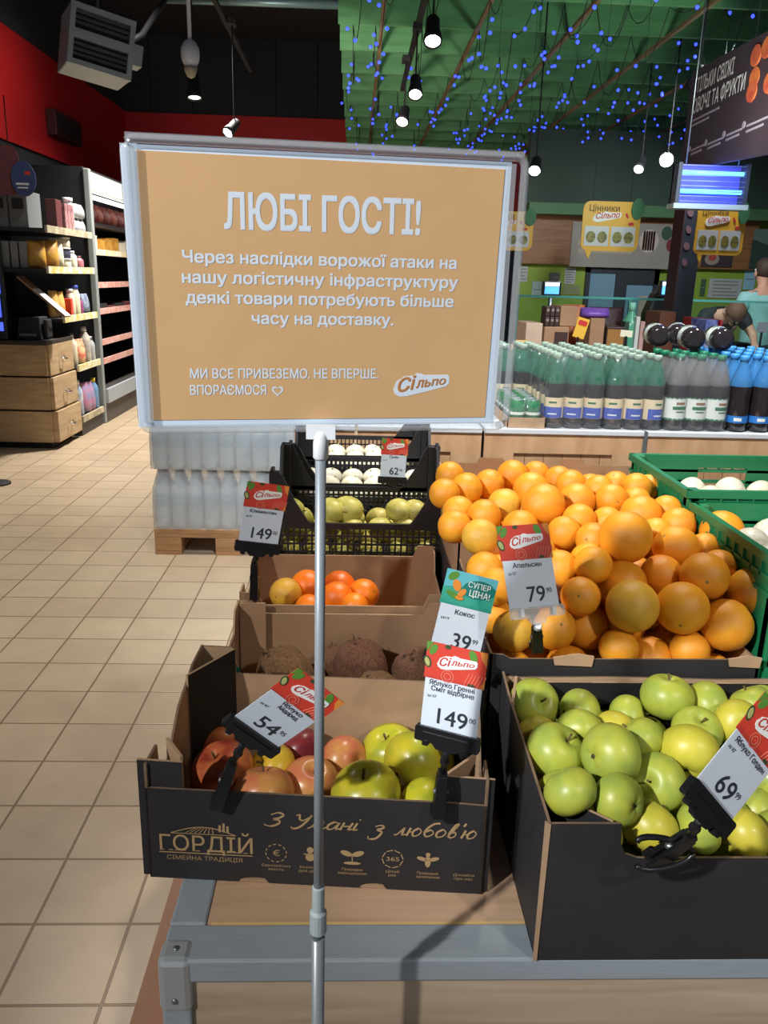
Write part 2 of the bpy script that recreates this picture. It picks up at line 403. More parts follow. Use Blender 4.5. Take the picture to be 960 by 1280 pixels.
fr.box(X0, X0+.05, 9.94, 10.0, 0, 1.68).box(X1-.06, X1, 9.94, 10.0, 0, 1.68).box(X0, X1, 9.94, 10.0, 1.62, 1.69).box(3.10, 3.24, 9.94, 10.0, 0, 1.62).box(3.24, X1, 9.94, 10.0, 1.5, 1.62)
dr = struct('door_1', fr, mat('dark_door_frame', S(36, 44, 52), .5))
MB().box(X0+.05, 3.10, 9.97, 9.99, .05, 1.62).build('left_pane', mat('bluish_door_glass', S(120, 158, 178), .15), dr)
MB().box(3.24, X1-.06, 9.97, 9.99, .05, 1.5).build('right_pane', MATS['bluish_door_glass'], dr)
MB().box(3.42, 3.5, 9.95, 9.97, 1.1, 1.36).box(3.41, 3.51, 9.955, 9.97, 1.09, 1.37).build('door_notice', mat('beige_notice', S(180, 168, 150), .6), dr)
struct('wall_right', MB().box(9.4, 9.5, -3, 13.5, 0, 4.8), dark)
# ------------------------------------------------------------------ hung green baffle ceiling
raft = thing('slatted_ceiling', 'hung ceiling raft of green slats crossed by thin timber battens', 'ceiling raft', (-.16, 3, 3.3))
slat_m = wood('green_slats', S(108, 172, 112), S(86, 146, 92), stretch=(.6, 6, 6), rough=.65)
y = 3.0
yy = [6.795-.7*k for k in range(4, 0, -1)] + [6.795, 7.527, 8.3, 8.989, 9.695, 10.43, 11.17, 11.9, 12.6]
for Y in yy:
    MB().box(-.16, 8.5, Y, Y+.03, 3.30, 3.62).build('slat', slat_m, raft)
bat = wood('timber_battens', S(150, 128, 84), S(120, 98, 60), stretch=(6, .6, 6))
for X in (.15, .86, 1.55, 2.3, 3.0, 3.7, 4.4, 5.1):
    MB().box(X, X+.028, yy[0], yy[-1], 3.275, 3.30).build('batten', bat, raft)
# fairy lights draped under the slats
led = mat('blue_light_bulb', (.03, .055, 1, 1), .3, emit=3.2)
wire = mat('dark_wire', S(18, 26, 24), .6)
bulb_me = None
nst = 0
for i in range(19):
    X = .02 + i*.265 + random.uniform(-.08, .08); n0 = 0 if i > 3 else 1
    o = thing('fairy_light_string', 'blue fairy light string under the green slats, %s from the left' % (ORD[i] if i < 16 else ['seventeenth', 'eighteenth', 'nineteenth'][i-16]), 'fairy lights', (X, yy[2], 3.3), group='blue fairy lights under the slatted ceiling')
    path = []; pts = []
    x = X
    for a, b in zip(yy[2:-2], yy[3:-1]):
        dr_ = random.uniform(.04, .34); x2 = x + random.uniform(-.07, .07)
        for k in range(6):
            t = k/6; p = (x+(x2-x)*t, a+(b-a)*t, 3.29-dr_*4*t*(1-t)); path.append(p)
            if random.random() < .42 and a > 5.5-.2*i*.3: pts.append(p)
        x = x2
    MB().tube(path, .003, 4).build('wire', wire, o)
    for p in pts:
        q = (p[0]+random.uniform(-.05, .05), p[1]+random.uniform(-.05, .05), p[2]-random.uniform(.01, .06))
        if bulb_me is None:
            bb = MB().ball((0, 0, 0), .013, 6, 4).build('bulb', led); bulb_me = bb.data; bpy.data.objects.remove(bb)
        b_ = bpy.data.objects.new('bulb', bulb_me); COL.objects.link(b_); b_.parent = o; b_.location = Vector(q)-Vector((X, yy[2], 3.3)); 
# ------------------------------------------------------------------ ceiling fittings
lampglow = mat('lamp_lens', (1, .97, .92, 1), .3, emit=14.)
lampdim = mat('dim_lamp_lens', (1, .97, .92, 1), .3, emit=3.)
def track_spot(loc, aim, label, glow=lampglow, r=.05, L=.17, top=3.3):
    o = thing('track_spotlight', label, 'spotlight', loc, group='black track spotlights')
    p = Vector(loc); d = (Vector(aim)-p).normalized(); q = d.to_track_quat('Z', 'Y').to_matrix().to_4x4()
    T = Matrix.Translation(p) @ q
    MB().lathe([(r*.55, -L), (r*.75, -L*.9), (r*.8, -L*.45), (r, -L*.2), (r*1.02, 0), (r*.86, 0), (r*.86, -.012)], 18, caps=False).lathe([(0.001, -L), (r*.55, -L)], 18, caps=False).build('housing', matteblack, o, M=T)
    MB().lathe([(0.0005, -.010), (r*.86, -.010)], 18).build('lens', glow, o, M=T)
    b = p - d*L*.7
    MB().tube([b, (b.x, b.y, b.z+.06), (b.x, b.y, top)], .006, 8).box(b.x-.03, b.x+.03, b.y-.06, b.y+.06, top-.04, top).build('stem', matteblack, o)
    return o
def track(name, X, y0, y1, z, label):
    o = MB().box(X-.018, X+.018, y0, y1, z, z+.035).build(name, matteblack, label=label, cat='lighting track', loc=(X, y0, z))
    return o
track('lighting_track', .40, 3.2, 8.2, 3.14, 'black lighting track under the left end of the green slats')
track_spot((.40, 4.95, 2.74), (.35, 3.9, 1.2), 'black spotlight, nearest of three on the track by the green slats', top=3.15)
track_spot((.388, 6.1, 2.70), (.32, 4.9, 1.2), 'black spotlight, middle of three on the track by the green slats', top=3.15)
track_spot((.345, 6.95, 2.67), (.0, 5.7, 1.3), 'black spotlight, lowest and farthest of three on the track by the green slats', top=3.15)
track('lighting_track', -1.12, 4.6, 9.4, 3.5, 'black lighting track crossing the dark ceiling over the left aisle')
track_spot((-1.10, 6.05, 2.62), (-1.0, 5.6, .5), 'black spotlight aimed straight down below the white pendant', glow=lampdim, top=3.5)
track_spot((-1.10, 7.5, 2.63), (-1.9, 6.3, 1.4), 'black spotlight shining sideways just above the notice board', top=3.5)
p = at(668, 214, 6.6); track_spot(tuple(p), (p.x-.3, p.y-1, p.z-.8), 'small spotlight peeking out right of the notice board', top=4.8)
p = at(798, 212, 7.6); track_spot(tuple(p), (p.x-.6, p.y-1, p.z-.9), 'small dim spotlight above the middle yellow bubble sign', top=4.8, glow=lampdim)
p = at(833, 200, 7.0); track_spot(tuple(p), (p.x-.42, p.y-1, p.z-.12), 'dazzling bright spotlight left of the blue insect lamp', top=4.8, glow=mat('dazzling_lens', (1, 1, 1, 1), .3, emit=60.), r=.06)
p = at(862, 113, 6.4); track_spot(tuple(p), (p.x-.3, p.y+.4, p.z-.9), 'pale spotlight beside the left edge of the dark banner', top=4.8, glow=lampdim)
pe = thing('pendant_dome', 'white teardrop dome hanging on a thin pale rod over the aisle', 'pendant', (-1.017, 5.5, 2.75))
MB().lathe([(.001, -.085), (.03, -.07), (.05, -.03), (.056, .0), (.054, .04), (.035, .075), (.012, .09)], 18, T=Matrix.Translation((-1.017, 5.5, 2.75))).build('dome', white, pe)
MB().lathe([(.001, -.125), (.022, -.115), (.036, -.085), (.042, -.06)], 16, T=Matrix.Translation((-1.017, 5.5, 2.75))).build('sensor', mat('beige_plastic', S(186, 176, 150), .5), pe)
MB().tube([(-1.017, 5.5, 2.83), (-1.017, 5.5, 4.8)], .012, 8).build('rod', white, pe)
ws = thing('wall_speaker', 'dark speaker box on the red wall above the shelf unit', 'speaker', (-3.4, 10.6, 3.0))
MB().box(-3.47, -3.36, 10.0, 10.9, 2.93, 3.2).build('case', mat('dark_maroon_case', S(60, 26, 28), .6), ws, bevel=.01)
MB().box(-3.36, -3.355, 10.05, 10.85, 2.97, 3.16).build('grille', matteblack, ws)
# louvred heater
he = thing('unit_heater', 'pale grey louvred heater box hung under the dark ceiling at top left', 'heater', (-1.57, 5.6, 2.6))
T = Matrix.Translation((-1.57, 5.6, 2.83)) @ Euler((0, math.radians(9), math.radians(28))).to_matrix().to_4x4()
hm = mat('pale_grey_enamel', S(166, 178, 180), .45)
MB().box(-.19, .19, .02, .34, -.17, .17).build('body', hm, he, M=T, bevel=.008)
fm = MB(); fm.box(-.19, -.16, -.02, .02, -.17, .17).box(.16, .19, -.02, .02, -.17, .17).box(-.16, .16, -.02, .02, .14, .17).box(-.16, .16, -.02, .02, -.17, -.14).box(-.16, .16, -.02, .02, -.02, .03)
fm.build('front_frame', hm, he, M=T)
for z in (-.115, -.085, -.055, .06, .09, .12):
    MB().taper((-.16, .16, -.01, .01, z), (-.16, .16, .006, .018, z+.018)).build('louvre', mat('louvre_grey', S(120, 128, 126), .5), he, M=T)
MB().box(-.16, .16, .012, .02, -.14, .14).build('dark_core', matteblack, he, M=T)
MB().box(.19, .25, .0, .12, -.07, .05).build('valve', hm, he, M=T)
MB().tube([T @ Vector((0, .2, .17)), T @ Vector((0, .2, .17)) + Vector((0, 0, 1.8))], .015, 6).tube([T @ Vector((.2, .2, .1)), T @ Vector((.3, .3, .2)), (-1.2, 6.6, 3.6), (-1.1, 7.0, 4.78)], .02, 8).build('hanger', matteblack, he)
MB().tube([at(200, -2, 7.5), at(430, 6, 7.5)], .035, 10).build('ceiling_pipe', mat('pale_teal_metal', S(120, 150, 150), .4, .5), label='pale teal pipe along the top edge of the picture left of the slats', cat='pipe')

# ------------------------------------------------------------------ left aisle: wood drawer cabinet
bwood = wood('birch_cabinet_wood', S(190, 164, 130), S(164, 138, 104), stretch=(2, 2, 14), scale=2.2)
xw = -3.24
cb = thing('drawer_cabinet', 'light wood cabinet with three end drawers below the shelf end', 'cabinet', (-3.1, 7.2, 0))
xa, ya, yb = -2.56, 6.93, 7.52
MB().box(xw, xa+.01, ya+.03, yb, .05, .88).build('carcass', matteblack, cb)
MB().box(xw, xa-.03, ya+.05, yb-.04, 0, .06).build('plinth', matteblack, cb)
for k, (z0, z1) in enumerate(((.06, .325), (.34, .61), (.625, .88))):
    MB().box(xw, xa, ya, ya+.03, z0, z1).build('front_panel', bwood, cb, bevel=.004)
    dx = (.02, .005, -.01)[k]
    d_ = MB().box(xa, xa+.03+dx, ya+.02, yb+.02, z0, z1).build('drawer', bwood, cb, bevel=.004)
    MB().tube([(xa+.04+dx, 7.17, z0+.14), (xa+.07+dx, 7.19, z0+.12), (xa+.07+dx, 7.25, z0+.12), (xa+.04+dx, 7.27, z0+.14)], .008, 8).build('handle', chrome, d_)
MB().box(xw, xa+.02, ya-.02, yb+.02, .88, .915).build('worktop', mat('dark_worktop', S(58, 52, 48), .5), cb, bevel=.004)
# things on the cabinet
po = thing('label_printer', 'dark grey counter machine on the cabinet top at far left', 'machine', (-2.73, 7.15, .915))
MB().taper((-2.83, -2.62, 7.03, 7.28, .917), (-2.81, -2.64, 7.06, 7.26, 1.10)).build('body', mat('charcoal_plastic', S(48, 50, 54), .45), po, bevel=.01)
MB().box(-2.62, -2.585, 7.08, 7.2, .93, 1.08).build('side_reader', mat('charcoal_plastic', S(48, 50, 54), .45), po, bevel=.008)
MB().box(-2.80, -2.66, 7.028, 7.05, .945, .965).build('paper_slot', steel, po)
tt = thing('display_totem', 'slim dark totem with glowing blue outline at the left picture edge', 'display', (-2.98, 6.96, .915))
MB().box(-3.10, -2.86, 6.93, 6.99, .917, 2.2).build('case', mat('dark_teal_case', S(38, 52, 58), .4), tt, bevel=.01)
bl = mat('blue_led_outline', S(60, 80, 220), .4, emit=2.2)
mb = MB(); path = [(x, 6.925, z) for x, z in rrect(-2.95, -2.885, 1.27, 1.53, .03)]; path.append(path[0]); mb.tube(path, .006, 6)
mb.build('blue_outline', bl, tt)
MB().box(-2.95, -2.89, 6.924, 6.929, 1.10, 1.25).box(-2.93, -2.885, 6.924, 6.929, .99, 1.06).build('blue_marks', bl, tt)
# ------------------------------------------------------------------ gondola shelf against the fridge end
gs = thing('shelf_unit', 'dark open shelf unit with pale price rails against the fridge end', 'shelf', (-2.85, 7.6, 0))
shm = mat('dark_shelf_metal', S(48, 48, 50), .5)
MB().box(-3.3, -3.26, 7.0, 8.2, 0, 2.3).build('back_panel', shm, gs)
rail_y = mat('yellow_price_rail', S(206, 190, 90), .5, col2=S(226, 224, 214), vscale=9)
rail_w = mat('pale_price_rail', S(196, 186, 160), .5, col2=S(150, 140, 116), vscale=12)
SH = [(1.82, 7.03, rail_w), (1.50, 6.99, rail_y), (1.09, 7.28, rail_y), (.64, 7.55, rail_y), (.17, 7.56, rail_w)]
for z, y0, rm in SH:
    o = MB().box(-3.26, -2.52, y0, 8.2, z-.04, z-.012).build('shelf_board', shm, gs)
    MB().box(-2.52, -2.50, y0, 8.2, z-.045, z+.012).build('price_rail', rm, o)
MB().box(-3.26, -2.52, 7.56, 8.2, 0, .13).build('base', shm, gs)
def gd(px, py): return px
# goods on those shelves
def carton(x0, x1, y0, y1, z0, z1, m, label, cat='box', name='food_carton', panel=None, group=None):
    o = MB().box(x0, x1, y0, y1, z0, z1).build(name, m, loc=((x0+x1)/2, (y0+y1)/2, z0), label=label, cat=cat, group=group, bevel=.004)
    if panel: 
        h = z1-z0; w_ = x1-x0
        MB().box(x0+w_*.2, x1-w_*.2, y0-.003, y0-.0005, z0+h*.5, z0+h*.78).build('printed_panel', panel, o)
    return o
def jar(x, y, z, r, h, mbody, mcap, label, cat='jar', name='jar', group=None, neck=.55):
    o = thing(name, label, cat, (x, y, z), group=group)
    T = Matrix.Translation((x, y, z))
    MB().lathe([(r*.9, 0), (r, .01), (r, h*.62), (r*.93, h*.72), (r*neck, h*.86), (r*neck, h*.9)], 14, T=T).build('body', mbody, o)
    MB().lathe([(r*neck*1.12, h*.88), (r*neck*1.12, h), (0.001, h)], 14, T=T).build('cap', mcap, o)
    return o
def pouch(x, y, z, w, d, h, m, label, cat='bag', name='snack_bag', group=None, rz=0., m2=None):
    o = thing(name, label, cat, (x, y, z), group=group)
    T = Matrix.Translation((x, y, z)) @ Matrix.Rotation(rz, 4, 'Z')
    mb = MB(); n = 10; prof = [(.9, .35, 0), (1., 1., .12), (1., 1.1, .35), (1., .95, .6), (.97, .55, .82), (.98, .12, .95), (1., .06, 1.)]
    vs = []
    for a, b, t in prof:
        for i in range(n):
            th = 2*math.pi*i/n; cx, sy = math.cos(th), math.sin(th)
            vs.append((w/2*a*math.copysign(abs(cx)**.6, cx), d/2*b*math.copysign(abs(sy)**.8, sy), h*t))
    fs = [(j*n+i, j*n+(i+1) % n, (j+1)*n+(i+1) % n, (j+1)*n+i) for j in range(len(prof)-1) for i in range(n)]
    fs += [tuple(range(n-1, -1, -1)), tuple((len(prof)-1)*n+i for i in range(n))]
    mb.add(vs, fs, 0, True, T).build('bag_body', m, o)
    if m2: MB().prism(ell(0, h*.45, w*.3, h*.2, 14), -d*.56-.004, -d*.5, T=T).build('printed_patch', m2, o)
    return o
grey_c = mat('grey_carton', S(120, 124, 126), .6); dkp = mat('dark_print_panel', S(50, 54, 58), .6)
carton(-2.955, -2.815, 7.06, 7.36, 1.808, 2.09, grey_c, 'grey carton with dark square, left of the two on the top shelf', panel=dkp, group='grey cartons on the top shelf')
carton(-2.805, -2.655, 7.06, 7.36, 1.808, 2.09, grey_c, 'grey carton with dark square, right of the two on the top shelf', panel=dkp, group='grey cartons on the top shelf')
wine = mat('maroon_pack', S(96, 52, 54), .5); pinkp = mat('mauve_pack', S(176, 140, 140), .5, col2=S(116, 66, 72), vscale=30); silv = mat('silver_foil', S(196, 200, 204), .3, .5, bump=.4, bscale=40)
carton(-2.64, -2.55, 7.42, 7.56, 1.808, 2.06, wine, 'maroon carton right of the grey cartons on the top shelf')
for k in range(3): carton(-2.63, -2.53, 7.58+.08*k, 7.65+.08*k, 1.808, 2.04, pinkp, '%s mauve striped packet in the row on the top shelf' % ('nearest', 'middle', 'farthest')[k], 'packet', 'striped_packet', group='mauve striped packets on the top shelf')
jar(-2.60, 7.87, 1.808, .05, .30, mat('cloudy_plastic', S(190, 194, 198), .3), white, 'tall cloudy white tub on the top shelf', 'tub', 'plastic_tub', neck=.8)
for k, (dy, dz) in enumerate(((0, 0), (.0, .13), (.12, 0), (.12, .13))): pouch(-2.58, 7.97+dy, 1.808+dz, .10, .10, .13, silv, ('silver foil pack, %s of the four at the fridge end of the top shelf' % ('near lower', 'near upper', 'far lower', 'far upper')[k]), 'pack', 'foil_pack', group='silver foil packs on the top shelf', rz=1.2)
# second shelf
yel = mat('yellow_crisp_bag', S(206, 164, 70), .45, col2=S(180, 120, 50), vscale=14); crm = mat('cream_pack', S(220, 212, 190), .5)
for k in range(4): carton(-2.95+.07*k, -2.895+.07*k, 7.03, 7.2, 1.492, 1.70-.0*k, mat('grey_white_pack', S(140, 144, 146), .5), '%s slim grey packet from the left on the second shelf' % ORD[k], 'packet', 'slim_packet', group='slim grey packets on the second shelf')
pouch(-2.64, 7.12, 1.492, .15, .13, .22, yel, 'left fat yellow bag on the second shelf', rz=.4)
pouch(-2.60, 7.30, 1.492, .15, .13, .23, yel, 'right fat yellow bag on the second shelf', rz=.5)
pouch(-2.60, 7.47, 1.492, .12, .12, .26, crm, 'tall cream bag between the yellow bags and the stacked tubs', rz=.6)
for k in range(3): jar(-2.58, 7.62, 1.492+.09*k, .055, .09, (crm, mat('navy_label_tub', S(70, 72, 92), .4), crm)[k], white, '%s tub of the stack of three on the second shelf' % ('bottom', 'middle', 'top')[k], 'tub', 'plastic_tub', neck=.95, group='stacked tubs on the second shelf')
jar(-2.58, 7.80, 1.492, .05, .16, crm, white, 'squat white jar right of the stacked tubs')
jar(-2.58, 7.98, 1.492, .05, .12, mat('pink_jar', S(170, 110, 120), .4), wine, 'small pink jar at the fridge end of the second shelf')
# third shelf
bluecap = mat('blue_cap', S(60, 80, 180), .4)
pouch(-2.62, 7.36, 1.082, .09, .08, .23, mat('orange_crisp_bag', S(214, 150, 60), .45, col2=S(220, 190, 120), vscale=20), 'left orange bag on the third shelf', rz=1.)
pouch(-2.61, 7.48, 1.082, .09, .08, .22, MATS['orange_crisp_bag'], 'right orange bag on the third shelf', rz=1.)
carton(-2.60, -2.53, 7.55, 7.60, 1.082, 1.24, redm, 'thin red packet on the third shelf', 'packet', 'red_packet')
jar(-2.58, 7.68, 1.082, .045, .24, crm, white, 'white bottle with white cap on the third shelf', 'bottle', 'white_bottle', neck=.6)
jar(-2.58, 7.80, 1.082, .05, .27, mat('ivory_bottle', S(224, 222, 196), .35), bluecap, 'ivory bottle with a blue cap on the third shelf', 'bottle', 'white_bottle', neck=.7)
jar(-2.57, 7.91, 1.082, .03, .16, mat('magenta_pack', S(150, 70, 120), .4), wine, 'slim magenta bottle on the third shelf', 'bottle', 'slim_bottle')
pouch(-2.58, 8.05, 1.082, .13, .08, .19, mat('slate_blue_bag', S(84, 100, 124), .45, col2=S(150, 160, 176), vscale=30), 'slate blue bag at the fridge end of the third shelf', rz=1.3)
# fourth shelf: bottles
jar(-2.60, 7.68, .632, .05, .30, crm, steel, 'cream bottle with grey cap, left on the fourth shelf', 'bottle', 'milk_bottle', neck=.45)
pouch(-2.57, 7.78, .632, .12, .10, .24, mat('red_white_bag', S(204, 60, 52), .45, col2=S(226, 206, 160), vscale=18), 'red and cream pouch on the fourth shelf', rz=1.2)
jar(-2.575, 7.97, .632, .058, .34, mat('milky_bottle', S(206, 200, 186), .35, col2=S(170, 164, 160), vscale=20), white, 'tall milky bottle with white cap on the fourth shelf', 'bottle', 'milk_bottle', neck=.42)
jar(-2.565, 8.11, .632, .045, .24, mat('clear_grey_bottle', S(172, 174, 176), .25), steel, 'grey bottle nearest the fridge on the fourth shelf', 'bottle', 'milk_bottle', neck=.5)
# bottom shelf
jar(-2.575, 7.68, .162, .045, .34, mat('white_cleaner_bottle', S(226, 228, 232), .35, col2=S(120, 150, 190), vscale=9), white, 'white cleaner bottle with blue label on the bottom shelf', 'bottle', 'cleaner_bottle', neck=.4)
pouch(-2.57, 7.84, .162, .14, .10, .30, mat('pink_pouch', S(206, 120, 140), .4, col2=S(120, 140, 180), vscale=14), 'left pink and blue refill pouch on the bottom shelf', rz=1.3)
pouch(-2.57, 7.98, .162, .12, .10, .29, MATS['pink_pouch'], 'right pink and blue refill pouch on the bottom shelf', rz=1.3)
jar(-2.57, 8.12, .162, .05, .31, mat('blue_cleaner_bottle', S(110, 150, 190), .35), mat('yellow_cap', S(220, 196, 70), .4), 'blue cleaner bottle with a yellow cap on the bottom shelf', 'bottle', 'cleaner_bottle', neck=.45)
# white sloping leaflet board
T = frame((-2.57, 7.0, 1.27), Vector((.36, 0, -.31)), Vector((0, 1, 0)))
lb = thing('leaflet_board', 'white leaflet board sloping down in front of the third shelf', 'board', M=T)
MB().box(-.24, .235, -.03, .12, -.012, 0).build('backing', kraft_d, lb, local=True)
MB().box(-.09, .235, -.028, .10, .001, .006).build('white_sheet', whitepaper, lb, local=True)
MB().tube([(-2.53, 7.30, 1.10), (-2.52, 7.16, 1.14), (-2.54, 7.08, 1.23)], .008, 8).build('stand', shm, lb)
# round promo poster
pp = thing('hanging_poster', 'red and navy rounded promo poster hanging above the grey cartons', 'poster', (-2.75, 6.9, 2.2))
MB().prism(rrect(-2.93, -2.63, 2.04, 2.40, .08), 6.90, 6.91).build('red_board', mat('faded_red_print', S(128, 66, 68), .6, col2=S(86, 58, 72), vscale=24, stretch=(8, 1, 1)), pp)
MB().prism(ell(-2.60, 2.16, .095, .13, 20), 6.888, 6.899).build('navy_disc', mat('navy_print', S(62, 76, 122), .6), pp)
MB().box(-2.66, -2.56, 6.884, 6.888, 2.115, 2.13).box(-2.65, -2.57, 6.884, 6.888, 2.09, 2.10).build('white_text_bars', whitepaper, pp)
MB().box(-2.585, -2.545, 6.884, 6.888, 2.19, 2.215).build('red_logo_patch', redm, pp)
MB().tube([(-2.8, 6.905, 2.39), (-2.8, 6.905, 2.75)], .004, 6).tube([(-2.7, 6.905, 2.38), (-2.7, 6.905, 2.75)], .004, 6).build('hanging_cord', wire, pp)
# ------------------------------------------------------------------ open fridge
fg = thing('open_fridge', 'long open chilled cabinet with white lit canopy down the left aisle', 'fridge', (-2.95, 10, 0))
F0, F1 = 8.24, 12.9
MB().box(-3.44, -2.53, F0, F0+.04, .0, 2.40).build('end_panel', mat('black_end_panel', S(40, 42, 44), .5), fg)
MB().box(-2.56, -2.50, F0-.01, F0+.06, .0, 2.40).build('end_post', mat('grey_end_post', S(140, 146, 146), .4), fg, bevel=.01)
MB().box(-3.44, -3.40, F0+.04, F1, .1, 2.36).build('back_wall', mat('grey_fridge_liner', S(90, 84, 86), .5), fg)
MB().box(-3.44, -2.58, F0+.04, F1, 2.36, 2.42).build('roof', shm, fg)
MB().box(-2.62, -2.52, F0+.06, F1, 2.22, 2.38).build('canopy', mat('white_canopy', S(222, 226, 224), .4), fg)
MB().box(-2.66, -2.60, F0+.06, F1, 2.17, 2.20).build('canopy_lamp', mat('fridge_tube', (1, .98, .95, 1), .3, emit=3.), fg)
MB().box(-3.42, -2.5, F0+.04, F1, 0.0, .26).build('base', mat('fridge_base', S(70, 66, 64), .5), fg)
MB().box(-2.5, -2.47, F0+.04, F1, .20, .34).build('bumper', alu, fg)
rp_ = mat('pink_price_rail', S(206, 140, 128), .5, col2=S(224, 186, 176), vscale=16); ry_ = mat('cream_price_rail', S(226, 206, 150), .5, col2=S(236, 230, 214), vscale=10)
FS = [1.70, 1.37, 1.10, .78, .58]
for k, z in enumerate(FS):
    o = MB().box(-3.4, -2.70, F0+.04, F1, z-.05, z-.03).build('shelf_board', MATS['grey_fridge_liner'], fg)
    MB().box(-2.70, -2.68, F0+.04, F1, z-.06, z+.0).build('price_rail', ry_ if k == 0 else rp_, o)
cols = [mat('pack_red', S(150, 48, 52), .5, col2=S(190, 120, 90), vscale=30), mat('pack_maroon', S(120, 56, 60), .5, col2=S(170, 90, 80), vscale=30)]
n = 0
for k in range(16):
    y_ = F0+.25+k*.27
    pouch(-2.86, y_, 1.971, .24, .12, .20, cols[k % 2], 'red vacuum pack hanging in the top of the fridge, %s from the near end' % ORD[k], 'pack', 'meat_pack', rz=1.57, group='red packs in the top of the fridge')
    o = carton(-2.98, -2.74, y_-.12, y_+.12, 1.672, 1.80+.02*(k % 3), (crm, yel)[(k*7//3) % 2], 'pale cheese pack on the upper fridge shelf, %s from the near end' % ORD[k], 'pack', 'cheese_pack', group='cheese packs on the upper fridge shelf')
MB().box(-3.38, -2.74, F0+.06, F1, 1.93, 1.97).build('hanging_rail_board', MATS['grey_fridge_liner'], fg)
for k in range(12):
    y_ = F0+.3+k*.34
    carton(-3.0, -2.74, y_-.13, y_+.13, 1.072, 1.11+.015*(k % 3), (shm, wine)[k % 2], 'flat dark tray on the middle fridge shelf, %s from the near end' % ORD[k], 'tray', 'food_tray', group='flat trays on the middle fridge shelf')
    
MB().lathe([(.085, 0), (.085, .012), (.07, .018), (.001, .018)], 24, T=Matrix.Translation((-2.535, 5.733, 0))).build('floor_cap', matteblack, loc=(-2.535, 5.733, 0), label='round black cap on the floor tiles at the left edge', cat='floor cap')
# ------------------------------------------------------------------ notice stand (poster in a clear frame on a pole)
PX, PY = -.0264, .664
ss = thing('notice_stand', 'orange notice board in a clear frame on a slim grey pole', 'notice board', (PX, PY, 0))
MS = pose((-.0218, .6698, 1.4843), (.0387, -.0061, .1422))
glossy_paper_w = mat('poster_white_border', S(222, 234, 246), .45)
MB().prism([(-.1465, -.1045), (.1450, -.1045), (.1450, .1045), (-.1465, .1045)], -.0004, .0004).build('white_sheet', glossy_paper_w, ss, M=MS)
MB().prism([(-.1520, -.1050), (-.1400, -.1050), (-.1400, .1050), (-.1520, .1050)], .0006, .0012).build('inner_sheet', glossy_paper_w, ss, M=MS)
po_ = MB().prism([(-.1425, -.0990), (.1365, -.0990), (.1395, .0990), (-.1405, .1005)], -.0009, -.0004).build('poster', mat('orange_poster', S(226, 178, 122), .45, var=.04, vscale=30), ss, M=MS)
pw = mat('poster_white_lettering', S(230, 236, 242), .5)
Y = -.0011
text(po_, 'headline', 'ЛЮБІ ГОСТІ!', -.0794, .0725, .0487, .0245, pw, y=Y, bold=.055, M=MS, world=True)
text(po_, 'message_line', 'Через наслідки ворожої атаки на', -.1115, .1040, .0232, .0086, pw, y=Y, bold=.050, M=MS, world=True)
text(po_, 'message_line', 'нашу логістичну інфраструктуру', -.1125, .1060, .0081, .0086, pw, y=Y, bold=.050, M=MS, world=True)
text(po_, 'message_line', 'деякі товари потребують більше', -.1105, .1032, -.0070, .0086, pw, y=Y, bold=.050, M=MS, world=True)
text(po_, 'message_line', 'часу на доставку.', -.0603, .0536, -.0222, .0086, pw, y=Y, bold=.050, M=MS, world=True)
text(po_, 'closing_line', 'МИ ВСЕ ПРИВЕЗЕМО. НЕ ВПЕРШЕ.', -.1098, .0424, -.0654, .0075, pw, y=Y, bold=.04, M=MS, world=True)
text(po_, 'closing_line', 'ВПОРАЄМОСЯ', -.1104, -.0500, -.0786, .0075, pw, y=Y, bold=.04, M=MS, world=True)
def heart(cx, cz, s): 
    return [(cx+s*.0625*16*math.sin(t)**3, cz+s*.0625*(13*math.cos(t)-5*math.cos(2*t)-2*math.cos(3*t)-math.cos(4*t))) for t in [2*math.pi*i/28 for i in range(28)]]
hb = MB(); H1 = heart(-.0407, -.0755, .0047); H2 = heart(-.0407, -.0755, .0031)
hb.add([(x, Y, z) for x, z in H1]+[(x, Y, z) for x, z in H2], [(i, (i+1) % 28, 28+(i+1) % 28, 28+i) for i in range(28)]); hb.build('heart_outline', pw, po_, M=MS)
def blob(x0, x1, z0, z1, y0, y1, mb, m=0):
    """white fish-like logo badge, round at the left and thin at the right, slightly rising"""
    w_ = x1-x0; h = z1-z0
    pts = [(0, .30), (.03, .12), (.12, .0), (.25, .02), (.6, .22), (.95, .44), (1, .58), (1, .84), (.97, .93), (.55, .92), (.5, .97), (.42, 1.), (.36, .9), (.2, .86), (.06, .66)]
    return mb.prism([(x0+a*w_, z0+b*h) for a, b in pts], y0, y1, m)
blob(.0553, .1032, -.0808, -.0610, Y, Y+.0002, MB()).build('logo_badge', pw, po_, M=MS)
og = mat('orange_logo_letters', S(206, 134, 62), .5)
text(po_, 'logo_lettering', 'Сі', .0590, .0740, -.0770, .0105, og, y=Y-.0003, bold=.04, shear=.2, M=MS, slope=.003, world=True)
text(po_, 'logo_lettering', 'льпо', .0745, .1000, -.0735, .0085, og, y=Y-.0003, bold=.03, shear=.2, taper=.3, M=MS, slope=.0035, world=True)
